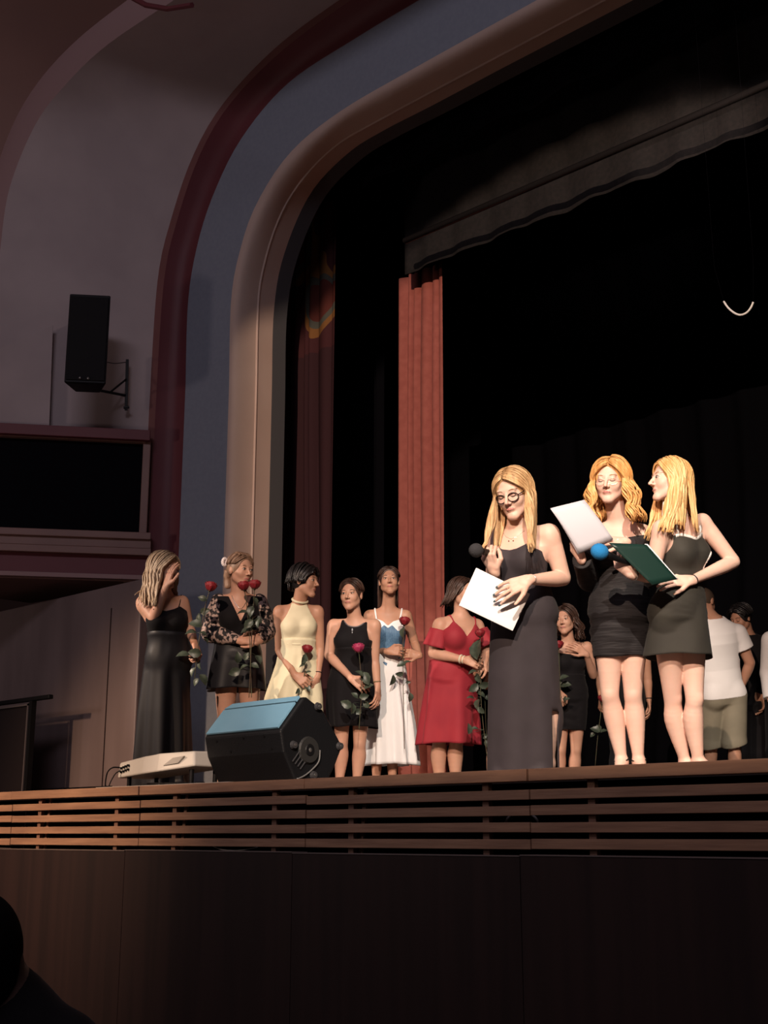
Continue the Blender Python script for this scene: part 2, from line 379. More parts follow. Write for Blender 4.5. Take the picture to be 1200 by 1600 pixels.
# =================================================================== DRAPES
def drape(name, x0, x1, Y, z0, z1, m, folds, amp, label, wob=0.0, seed=0, tilt=0.0, group=None, nx=140, nz=24, sharp=1.0, cat='curtain', zfun=None, crease=False):
    rg = np.random.default_rng(seed); ph = rg.uniform(0, 6.28, 5); rows = []
    for j in range(nz + 1):
        t = j / nz; z = z1 + (z0 - z1) * t; row = []
        for i in range(nx + 1):
            s = i / nx
            a = 2 * math.pi * folds * (s + wob * math.sin(3.1 * t + ph[0]) * s * (1 - s))
            w = math.sin(a) + 0.5 * math.sin(0.53 * a + ph[1]) + 0.25 * math.sin(2.1 * a + ph[2] + t)
            w = math.copysign(abs(w) ** sharp, w)
            if crease: w = -1.6 * abs(math.sin(a / 2 + .6 * math.sin(.37 * a + ph[1]))) ** .55 + .35 * math.sin(.53 * a + ph[2])
            zz = z + (zfun(s) * t if zfun else 0)
            row.append((x0 + (x1 - x0) * s + tilt * t, Y + amp * (0.6 + 0.4 * t) * w, zz))
        rows.append(row)
    mb = MB(); mb.grid(rows); o = mb.build(name, m, smooth=True); solid(o, 0.006)
    return tag(o, label, cat, group)
red = mat('red_velvet', (0.40, 0.125, 0.10), 0.85, sheen=0.03, noise=(14, (0.35, 0.105, 0.085), 2), spec=0.1)
xa, xb = atY(630, 800, 3.75)[0], atY(702, 800, 3.75)[0]
drape('stage_curtain', xa, xb, 3.75, STZ + 0.01, atY(650, 430, 3.75)[2], red, 5.5, 0.05, 'tall red velvet curtain leg hanging behind the girl in white', 0.35, 3, crease=True)
# patterned dark curtain just inside the arch
pm = mat('patterned_curtain', (0.055, 0.018, 0.022), 0.85, spec=0.1)
nt = pm.node_tree; b = nt.nodes['Principled BSDF']
tc = nt.nodes.new('ShaderNodeTexCoord'); sp = nt.nodes.new('ShaderNodeSeparateXYZ'); nt.links.new(tc.outputs['Object'], sp.inputs[0])
nz_ = nt.nodes.new('ShaderNodeTexNoise'); nz_.inputs['Scale'].default_value = 1.9; nz_.inputs['Detail'].default_value = 0; nt.links.new(tc.outputs['Object'], nz_.inputs[0])
cr = nt.nodes.new('ShaderNodeValToRGB'); cr.color_ramp.interpolation = 'CONSTANT'
E_ = cr.color_ramp.elements; E_[0].position = 0; E_[0].color = (0.06, 0.02, 0.022, 1); E_[1].position = 0.46; E_[1].color = (0.20, 0.09, 0.03, 1)
e = E_.new(0.52); e.color = (0.08, 0.08, 0.065, 1); e = E_.new(0.58); e.color = (0.10, 0.028, 0.022, 1)
nt.links.new(nz_.outputs[0], cr.inputs[0])
gt = nt.nodes.new('ShaderNodeMath'); gt.operation = 'GREATER_THAN'; gt.inputs[1].default_value = atY(500, 552, 3.0)[2]; nt.links.new(sp.outputs['Z'], gt.inputs[0])
mx = nt.nodes.new('ShaderNodeMix'); mx.data_type = 'RGBA'; mx.inputs['A'].default_value = (0.040, 0.017, 0.020, 1)
nt.links.new(gt.outputs[0], mx.inputs['Factor']); nt.links.new(cr.outputs[0], mx.inputs['B']); nt.links.new(mx.outputs['Result'], b.inputs['Base Color'])
xa, xb = atY(446, 800, 3.0)[0], atY(527, 800, 3.0)[0]
drape('stage_curtain', xa, xb, 3.0, STZ + 0.01, 7.4, pm, 6.5, 0.055, 'dark maroon patterned house curtain gathered inside the arch', 0.5, 11, crease=True)
xa, xb = atY(505, 800, 4.9)[0], atY(640, 800, 4.9)[0]
drape('stage_curtain', xa - 1.5, xb - .35, 4.9, STZ + 0.01, 8.6, black, 9, 0.08, 'black masking curtain between the patterned and the red curtains', 0.2, 5)
xa = atY(690, 800, 8.8)[0]
drape('stage_curtain', -12, 6, 9.0, STZ + 0.01, 8.9, black, 34, 0.07, 'wide black backdrop curtain across the rear of the stage', 0.1, 6, nx=500)
# overhead borders
grd = mat('border_cloth', (0.016, 0.013, 0.013), 0.9, noise=(30, (0.010, 0.009, 0.009), 3))
YB = 3.4
zl = atY(700, 405, YB)[2]; zr_ = atY(1150, 216, YB)[2]
zb_ = (zl + zr_) / 2
xl = atY(652, 425, YB)[0]
drape('border_curtain', xl - .15, 6.5, YB, zb_, zb_ + 2.2, grd, 34, 0.018, 'black overhead border hanging above the presenters', 0.05, 8, nx=400, zfun=lambda s: 0.008 * math.sin(90 * s) + 0.006 * math.sin(33 * s))
drape('border_curtain', -12.5, 7, 2.75, atY(1000, 62, 2.75)[2] - 0.1, 8.6, black, 30, 0.03, 'black upper border just behind the arch head', 0.05, 9, nx=300)
mb = MB(); zz = atY(1100, 175, 2.95)[2]
mb.tube([(-6.9, 2.95, zz), (6.5, 2.95, zz)], 0.028, 10); tag(mb.build('lighting_bar', mat('dull_steel', (0.05, 0.045, 0.045), 0.4, 0.6), smooth=True), 'horizontal steel bar in front of the black border', 'bar')
# white cord loop hanging in the dark
mb = MB()
arcp = [(1131, 471), (1137, 480), (1146, 488), (1156, 492), (1166, 489), (1173, 481), (1177, 472)]
mb.tube(catmull([atY(x, y, 2.5) for x, y in arcp], 5), 0.0065, 8)
pa, pb = atY(*arcp[0], 2.5), atY(*arcp[-1], 2.5)
mb.tube([pa, pa + np.array([-0.05, 0, 0.25]), pa + np.array([-0.07, 0, 2.6])], 0.0008, 6, 1)
mb.tube([pb, pb + np.array([0.02, 0, 0.25]), pb + np.array([0.03, 0, 2.6])], 0.0008, 6, 1)
tag(mb.build('hanging_cord', [mat('white_cord', (0.85, 0.85, 0.82), 0.5), black], smooth=True), 'white loop of cord hanging in the dark above the presenters', 'cord')

# =================================================================== WALL LOUDSPEAKER
spk = thing('wall_loudspeaker', 'black loudspeaker on a steel bracket on the left wall', 'loudspeaker', WP(140, 610, 0.35))
sc = 0.5 * (WP(107, 470, 0.45) + WP(172, 606, 0.45))
w_, h_ = np.linalg.norm(WP(107, 540, 0.45) - WP(172, 540, 0.45)) / 2, (WP(140, 469, 0.45)[2] - WP(140, 607, 0.45)[2]) / 2
sr = nrm(rN * 1.0 + hN * 0.12); sf = nrm(np.cross(sr, UPZ))
mb = MB(); mb.prism([sc + sr * a + sf * b + UPZ * (-h_) for a, b in ((-w_, .12), (w_, .12), (w_ * .6, -.10), (-w_ * .6, -.10))], UPZ * 2 * h_)
bev(mb.build('cabinet', blackp, spk), 0.012, 3)
mb = MB(); mb.obox(sc + sf * 0.126, (sr, sf, UPZ), (w_ * 0.92, 0.006, h_ * 0.94)); bev(mb.build('grille', mat('speaker_grille', (0.004, 0.004, 0.005), 0.8, bump=0.3, bscale=300), spk), 0.006)
for sx_ in (-0.18, 0.12):
    mb = MB(); mb.ball(sc + sr * sx_ * w_ * 1.3 + sf * 0.136 - UPZ * (h_ * 0.9), 0.012, n=8, m=6); mb.build('badge_stud', mat('steel', (0.4, 0.4, 0.4), 0.3, 0.9), spk, smooth=True)
bk = mat('bracket_steel', (0.008, 0.008, 0.008), 0.5, 0.3)
mb = MB(); t0 = WP(199, 562, 0.03); t1 = WP(197, 641, 0.03)
mb.tube([t0, t1], 0.016, 4); mb.tube([WP(196, 618, 0.03), WP(135, 606, 0.40)], 0.012, 6); mb.tube([WP(198, 592, 0.03), WP(172, 613, 0.2)], 0.009, 6)
mb.tube([WP(193, 637, 0.04), WP(202, 636, 0.04)], 0.012, 6)
mb.build('bracket', bk, spk)
mb = MB(); mb.tube(catmull([WP(168, 566, 0.35), WP(180, 568, 0.2), WP(196, 566, 0.02)], 5), 0.004, 5); mb.build('cable', bk, spk)
tag(mb.build('cable_clip', bk, spk)) if False else None

# =================================================================== RAILING AT THE LEFT
YR = 0.75
a_ = atY(-120, 1083, YR); b_ = atY(80, 1088, YR); zt = b_[2]
rl = thing('railing', 'black handrail with a dark infill panel at the left end of the stage', 'railing', atY(20, 1230, YR))
mb = MB(); mb.box((a_[0] - 1, YR - 0.02, zt - 0.018), (b_[0], YR + 0.02, zt + 0.014)); bev(mb.build('handrail', blackp, rl), 0.006)
px_ = atY(48, 1150, YR)[0]
mb = MB(); mb.box((px_ - 0.02, YR - 0.02, STZ), (px_ + 0.02, YR + 0.02, zt - 0.018)); mb.build('post', blackp, rl)
mb = MB(); mb.box((px_ - 3, YR - 0.005, STZ + 0.02), (px_ - 0.045, YR + 0.02, zt - 0.05)); mb.build('infill_panel', mat('infill', (0.014, 0.008, 0.009), 0.6), rl)
mb = MB(); mb.box((px_ - 0.045, YR - 0.022, STZ + 0.02), (px_ - 0.03, YR + 0.01, zt - 0.03)); mb.box((px_ - 3, YR - 0.022, zt - 0.05), (px_ - 0.03, YR + 0.01, zt - 0.036)); mb.build('panel_edge', mat('edge_grey', (0.12, 0.1, 0.1), 0.5), rl)

# =================================================================== WEDGE MONITOR
MC = thing('stage_monitor', 'black wedge stage monitor speaker on the stage edge, blue light painted on its grille', 'stage monitor', atY(440, 1225, 0.4))
pA = atY(438, 1141, 0.22); XS = pA[0]
prof_px = [(438, 1141), (474, 1089), (480, 1089), (506, 1110), (536, 1166), (523, 1200)]
prof = [atX(x, y, XS) for x, y in prof_px]
zf = STZ + 0.012
Yb0 = atX(462, 1215, XS)[1]; Yb1 = atX(512, 1228, XS)[1]
prof += [np.array([XS, Yb1, zf]), np.array([XS, Yb0, zf]), atX(443, 1175, XS)]
pL = atY(319, 1148, pA[1] + 0.03); Lm = pL[0] - XS
dv = np.array([Lm, 0.03, 0])
mb = MB(); mb.prism(prof, dv); bev(mb.build('cabinet', mat('monitor_black', (0.007, 0.0075, 0.009), 0.42, spec=0.3, bump=0.15, bscale=120), MC), 0.015, 3)
g0, g1 = prof[0], prof[1]; gn = nrm(np.cross(dv, g1 - g0)); gn = gn if gn @ (CAM - g0) > 0 else -gn
mb = MB(); q = [g0 + (g1 - g0) * a + dv * b + gn * 0.004 for a, b in ((0.05, 0.03), (0.80, 0.03), (0.80, 0.97), (0.05, 0.97))]
mb.prism(q, gn * 0.01)
q = [g0 + (g1 - g0) * a + dv * b + gn * 0.004 for a, b in ((0.84, 0.03), (0.99, 0.03), (0.99, 0.90), (0.84, 0.97))]
mb.prism(q, gn * 0.01)
grl = mat('grille_light_tint', (0.17, 0.38, 0.56), 0.4, metal=0.2, bump=0.3, bscale=400, noise=(3, (0.22, 0.45, 0.64), 2))  # blue is light reflecting off the grille, put into the base colour
tag(mb.build('grille', grl, MC), label='metal front grille with blue light painted into its colour')
# corner bumpers / screws on the end cheek, handle recess with ribs
cheek = [atX(x, y, XS + 0.006) for x, y in ((496, 1104), (530, 1166), (458, 1164), (489, 1211), (450, 1158))]
steel = mat('worn_bumper', (0.05, 0.05, 0.055), 0.35, 0.3)
for c_ in cheek[:4]:
    mb = MB(); mb.tube([c_, c_ + np.array([0.018, 0, 0])], [0.024, 0.018], 12); mb.tube([c_ + np.array([0.018, 0, 0]), c_ + np.array([0.021, 0, 0])], 0.008, 8, 1); mb.build('foot', [steel, mat('steel', (0.4, 0.4, 0.4), 0.3, 0.9)], MC)
hc_ = atX(482, 1172, XS + 0.004)
mb = MB(); mb.tube([hc_, hc_ + np.array([0.012, 0, 0])], [0.075, 0.068], 24); mb.build('pole_cup', mat('cup_black', (0.02, 0.02, 0.02), 0.5), MC)
mb = MB(); mb.tube([hc_ + np.array([0.012, 0, 0]), hc_ + np.array([0.016, 0, 0])], [0.034, 0.03], 16); mb.ball(hc_ + np.array([0.016, 0, 0]), (0.004, 0.012, 0.012), n=10, m=6, mi=1); mb.build('pole_socket', [blackp, mat('steel', (0.4, 0.4, 0.4), 0.3, 0.9)], MC)
mb = MB()
for k in range(4):
    a = atX(457 + k * 4, 1190 + k * 4, XS + 0.005); mb.tube([a, a + np.array([0.004, 0.045, 0.055])], 0.004, 6)
mb.build('vent_ribs', steel, MC)
mb = MB(); mb.tube(catmull([atX(x, y, XS + 0.012) for x, y in ((500, 1172), (498, 1190), (486, 1204), (474, 1213), (464, 1217))], 5), 0.0045, 6); mb.build('cable', mat('grey_lead', (0.12, 0.12, 0.12), 0.5), MC, smooth=True)
for bx, by in ((0.12, .25), (0.5, .2), (0.78, .2), (0.86, .8), (0.3, .8)):
    # small screws on the lower front face
    c_ = prof[0] + (prof[8] - prof[0]) * by + dv * (1 - bx) * 0.95; n_ = nrm(np.cross(dv, prof[8] - prof[0])); n_ = n_ if n_ @ (CAM - c_) > 0 else -n_
    mb = MB(); mb.tube([c_, c_ + n_ * 0.004], 0.008, 8); mb.build('screw', blackp, MC)

# =================================================================== PROJECTOR
PRJ = thing('projector', 'white projector lying on the stage edge with cables under it', 'projector', atY(250, 1228, 0.25))
zpb = atY(183, 1216, 0.16)[2]; hp = 0.115
q0 = atY(198, 1210, 0.14); q0[2] = zpb
q1 = atY(262, 1208, 0.17); q1[2] = zpb
prw = mat('projector_white', (0.62, 0.60, 0.56), 0.4, noise=(2, (0.56, 0.54, 0.50), 2))
e1 = nrm(np.array([1.0, 0.06, 0])); e2 = np.array([-e1[1], e1[0], 0])
base = atY(183, 1216, 0.16); base[2] = zpb
Lp = (atY(322, 1200, 0.30)[0] - base[0]); Dp = 0.28
def rp(a, b, z): return base + e1 * a * Lp + e2 * b * Dp + UPZ * (z + .035 * a)
low = [rp(0, 0, 0), rp(.42, -.16, .0), rp(.62, -.15, 0), rp(1, .05, .015), rp(1, .85, .015), rp(.85, 1, .01), rp(.15, 1, 0), rp(0, .9, 0)]
top = [rp(.01, .03, hp * .8), rp(.42, -.11, hp * .86), rp(.62, -.10, hp * .98), rp(.97, .1, hp * .9), rp(.97, .85, hp * .95), rp(.85, .96, hp), rp(.15, .96, hp), rp(.02, .88, hp * .95)]
mb = MB(); n = 8
mb.add(low + top, [tuple(range(7, -1, -1)), tuple(range(8, 16))] + [(i, (i + 1) % n, n + (i + 1) % n, n + i) for i in range(n)])
bev(mb.build('casing', prw, PRJ), 0.012, 3)
mb = MB(); f0 = rp(0.05, -.014, .03); f1 = rp(.38, -.140, .03)
fd = nrm(f1 - f0); fnn = nrm(np.cross(fd, UPZ)); fnn = fnn if fnn @ (CAM - f0) > 0 else -fnn
for i in range(4):
    for j in range(2):
        c_ = f0 + fd * (0.012 + i * 0.027) + UPZ * (0.002 + j * 0.024 + i * .003) + fnn * 0.003
        mb.obox(c_, (fd, fnn, UPZ), (0.0075, 0.005, 0.006))
mb.build('port', blackp, PRJ)
mb = MB(); c_ = rp(.72, -.03, hp * .5)
mb.prism([rp(.68, -.125, hp * .30), rp(.84, -.055, hp * .36), rp(.90, -.028, hp * .68), rp(.78, -.075, hp * .64)], e2 * .012)
mb.build('vent', mat('vent_grey', (0.36, 0.34, 0.31), 0.6), PRJ)
for a, b in ((.12, .1), (.9, .2), (.12, .85), (.9, .85)):
    mb = MB(); c_ = rp(a, b, 0.004); mb.tube([(c_[0], c_[1], STZ), tuple(c_)], 0.014, 10); mb.build('foot', blackp, PRJ)
rg = np.random.default_rng(4)
mb = MB()
for k in range(7):
    c_ = rp(.3 + .09 * k, 0.0, 0); z = STZ + 0.006
    pts = [(c_[0] + 0.12 * math.cos(t + k) + 0.01 * rg.normal(), c_[1] + 0.05 + 0.07 * math.sin(t * 1.3 + k), z + 0.006 * k % 0.02) for t in np.linspace(0, 5, 12)]
    mb.tube(catmull(pts, 4), 0.006, 6)
tag(mb.build('cable_heap', blackp, smooth=True), 'heap of black cables tucked under the white projector', 'cable')
mb = MB(); a = f0 + UPZ * 0.03 + fnn * 0.006
mb.tube(catmull([a, a + fnn * 0.03 + np.array([-.03, 0, 0.0]), a + np.array([-.07, -.04, -.03]), (a[0] - .085, a[1] - .04, STZ + .03), (a[0] - .08, a[1] - .03, STZ + .006)], 6), 0.0045, 6)
mb.tube(catmull([a + fd * .02 - UPZ * .02, a + fd * .0 + fnn * .03 - UPZ * .04, (a[0] + .0, a[1] - .07, STZ + .006), (a[0] + .1, a[1] - .06, STZ + .005)], 6), 0.0035, 6)
mb.build('power_lead', blackp, PRJ, smooth=True)
# white tape / paper on the boards
mb = MB(); a = atY(150, 1229, 0.0); mb.box((a[0], 0.0, STZ + .003), (a[0] + 1.25, 0.10, STZ + .006)); tag(mb.build('tape_strip', mat('white_tape', (0.6, 0.55, 0.5), 0.6)), 'white tape strip stuck along the stage edge under the projector', 'tape')

# =================================================================== FIGURES: one continuous skin per body, grown from a distance field
f32 = np.float32
def V(r, u, t): return rN * r + UPZ * u - hN * t           # right, up, towards the audience
class Field:
    def __init__(s, lo, hi, h):
        s.h = h; s.lo = np.array(lo, float)
        s.n = np.ceil((np.array(hi) - s.lo) / h).astype(int) + 1
        s.ax = [(s.lo[i] + h * np.arange(s.n[i])).astype(f32) for i in range(3)]
        s.f = np.full(s.n, 0.5, f32)
    def sl(s, lo, hi):
        a = np.clip(np.floor((np.array(lo) - s.lo) / s.h).astype(int), 0, s.n); b = np.clip(np.ceil((np.array(hi) - s.lo) / s.h).astype(int) + 1, 0, s.n)
        S_ = tuple(slice(a[i], b[i]) for i in range(3))
        return S_, s.ax[0][S_[0]][:, None, None], s.ax[1][S_[1]][None, :, None], s.ax[2][S_[2]][None, None, :]
    def put(s, S_, d, k):
        b = s.f[S_]
        if k <= 0: s.f[S_] = np.minimum(b, d); return
        hh = np.clip(0.5 + 0.5 * (b - d) / k, 0, 1)
        s.f[S_] = b * (1 - hh) + d * hh - k * hh * (1 - hh)
    def cut(s, S_, d, k):
        b = -s.f[S_]; hh = np.clip(0.5 + 0.5 * (b - d) / k, 0, 1)
        s.f[S_] = -(b * (1 - hh) + d * hh - k * hh * (1 - hh))
    def seg(s, a, b, ra, rb, k=0.012, flat=None):
        """rounded cone; flat=(normal, ratio) squashes it along the normal"""
        a = np.array(a, float); b = np.array(b, float); pad = max(ra, rb) + k + 0.035
        S_, X, Y, Z = s.sl(np.minimum(a, b) - pad, np.maximum(a, b) + pad)
        ab = b - a; L2 = ab @ ab + 1e-12
        x, y, z = X - f32(a[0]), Y - f32(a[1]), Z - f32(a[2])
        t = np.clip((x * f32(ab[0]) + y * f32(ab[1]) + z * f32(ab[2])) / f32(L2), 0, 1)
        x = x - t * f32(ab[0]); y = y - t * f32(ab[1]); z = z - t * f32(ab[2])
        if flat is not None:
            n_ = nrm(flat[0]); q = x * f32(n_[0]) + y * f32(n_[1]) + z * f32(n_[2]); e = f32(1 / flat[1] - 1)
            x = x + q * e * f32(n_[0]); y = y + q * e * f32(n_[1]); z = z + q * e * f32(n_[2])
        d = np.sqrt(x * x + y * y + z * z) - (f32(ra) + t * f32(rb - ra))
        s.put(S_, d, k)
    def chain(s, pts, rad, k=0.012, sub_=3):
        """limb: a smooth run of rounded cones, joined hard to each other and softly to the rest"""
        Q = catmull([list(p) + [r_] for p, r_ in zip(pts, rad)], sub_); Q = [np.array(q) for q in Q]
        mx_ = max(q[3] for q in Q) + k + 0.03; A_ = np.array(Q)[:, :3]
        S_, X, Y, Z = s.sl(A_.min(0) - mx_, A_.max(0) + mx_); D = None
        for q0, q1 in zip(Q, Q[1:]):
            a, ab = q0[:3], q1[:3] - q0[:3]; L2 = ab @ ab + 1e-12
            x, y, z = X - f32(a[0]), Y - f32(a[1]), Z - f32(a[2])
            t = np.clip((x * f32(ab[0]) + y * f32(ab[1]) + z * f32(ab[2])) / f32(L2), 0, 1)
            d = np.sqrt((x - t * f32(ab[0])) ** 2 + (y - t * f32(ab[1])) ** 2 + (z - t * f32(ab[2])) ** 2) - (f32(q0[3]) + t * f32(q1[3] - q0[3]))
            D = d if D is None else np.minimum(D, d)
        s.put(S_, D, k)
    def ell(s, c, ax, rr, k=0.012, sub=False):
        c = np.array(c, float); pad = max(rr) + k + 0.035
        S_, X, Y, Z = s.sl(c - pad, c + pad); x, y, z = X - f32(c[0]), Y - f32(c[1]), Z - f32(c[2])
        k1 = 0; k2 = 0
        for a, r_ in zip(ax, rr):
            q = (x * f32(a[0]) + y * f32(a[1]) + z * f32(a[2])) / f32(r_); k1 = k1 + q * q; k2 = k2 + (q / f32(r_)) ** 2
        k1 = np.sqrt(k1); d = k1 * (k1 - 1) / (np.sqrt(k2) + f32(1e-6))
        d = np.maximum(d, -f32(min(rr)))
        (s.cut if sub else s.put)(S_, d, k)
    def samp(s, p):
        p = np.atleast_2d(p); g = (p - s.lo) / s.h; g = np.clip(g, 0, s.n - 1.001); i = g.astype(int); t = g - i; r_ = 0
        for dx in (0, 1):
            for dy in (0, 1):
                for dz in (0, 1):
                    w = (t[:, 0] if dx else 1 - t[:, 0]) * (t[:, 1] if dy else 1 - t[:, 1]) * (t[:, 2] if dz else 1 - t[:, 2])
                    r_ = r_ + w * s.f[i[:, 0] + dx, i[:, 1] + dy, i[:, 2] + dz]
        return r_
    def grad(s, p):
        e = s.h; P_ = np.array([p + np.array(o) * e for o in ((1, 0, 0), (-1, 0, 0), (0, 1, 0), (0, -1, 0), (0, 0, 1), (0, 0, -1))])
        v = s.samp(P_); return nrm([v[0] - v[1], v[2] - v[3], v[4] - v[5]])
    def hit(s, p, d, lim=0.4, iso=0.0):
        d = nrm(d); ts = np.arange(0, lim, 0.002); v = s.samp(np.array(p)[None] + ts[:, None] * d[None])
        w = np.where(v < iso)[0]
        return np.array(p) + d * (ts[w[0]] if len(w) else lim * 0.5)
    def mesh(s):
        """surface nets"""
        f = s.f; g = f < 0
        c = np.zeros(np.array(f.shape) - 1, dtype=np.int8)
        corners = [(i, j, k) for i in (0, 1) for j in (0, 1) for k in (0, 1)]
        for i, j, k in corners: c += g[i:f.shape[0] - 1 + i, j:f.shape[1] - 1 + j, k:f.shape[2] - 1 + k]
        act = np.argwhere((c > 0) & (c < 8))
        idx = np.full(c.shape, -1, np.int32); idx[act[:, 0], act[:, 1], act[:, 2]] = np.arange(len(act))
        vals = {cr_: f[act[:, 0] + cr_[0], act[:, 1] + cr_[1], act[:, 2] + cr_[2]] for cr_ in corners}
        sm = np.zeros((len(act), 3)); cnt = np.zeros(len(act))
        for a in corners:
            for ax in range(3):
                if a[ax]: continue
                b = list(a); b[ax] = 1; b = tuple(b)
                va, vb = vals[a], vals[b]; m = (va < 0) != (vb < 0)
                t = np.where(m, va / np.where(m, va - vb, 1), 0)
                p = np.array(a, float)[None] + np.zeros((len(act), 3)); p[:, ax] += t
                sm += p * m[:, None]; cnt += m
        v = (act + sm / cnt[:, None]) * s.h + s.lo
        faces = []
        for ax in range(3):
            o = [(1, 2), (2, 0), (0, 1)][ax]
            A = [slice(None)] * 3; B = [slice(None)] * 3; A[ax] = slice(0, -1); B[ax] = slice(1, None)
            ga, gb = g[tuple(A)], g[tuple(B)]
            e = np.argwhere(ga != gb); e = e[(e[:, o[0]] > 0) & (e[:, o[1]] > 0) & (e[:, o[0]] < f.shape[o[0]] - 1) & (e[:, o[1]] < f.shape[o[1]] - 1)]
            inside = ga[e[:, 0], e[:, 1], e[:, 2]]
            q = []
            for da, db in ((0, 0), (1, 0), (1, 1), (0, 1)):
                cc = e.copy(); cc[:, o[0]] -= 1 - da; cc[:, o[1]] -= 1 - db
                q.append(idx[cc[:, 0], cc[:, 1], cc[:, 2]])
            q = np.stack(q, 1); q[~inside] = q[~inside][:, ::-1]
            faces.append(q[(q >= 0).all(1)])
        return v, np.concatenate(faces)
def fobj(name, F, m, parent=None):
    v, q = F.mesh()
    me = bpy.data.meshes.new(name); me.vertices.add(len(v)); me.vertices.foreach_set('co', v.astype(f32).ravel())
    me.loops.add(q.size); me.loops.foreach_set('vertex_index', q.astype(np.int32).ravel())
    me.polygons.add(len(q)); me.polygons.foreach_set('loop_start', np.arange(0, q.size, 4, dtype=np.int32))
    me.polygons.foreach_set('loop_total', np.full(len(q), 4, dtype=np.int32)); me.update(calc_edges=True)
    me.polygons.foreach_set('use_smooth', [True] * len(q)); me.materials.append(m)
    o = bpy.data.objects.new(name, me); COL.objects.link(o)
    if parent is not None: o.parent = parent; o.matrix_parent_inverse = Matrix.Translation(-Vector(parent.location))
    return o

TT = np.array([-.16, -.08, 0.0, .15, .35, .5, .68, .80, .90, .96, 1.02])
TU = np.array([.03, .118, .150, .146, .120, .124, .136, .140, .108, .068, .042])
TV = np.array([.03, .085, .108, .102, .086, .090, .100, .088, .066, .052, .04])
TUm = np.array([.03, .12, .158, .155, .150, .158, .172, .178, .140, .085, .05])

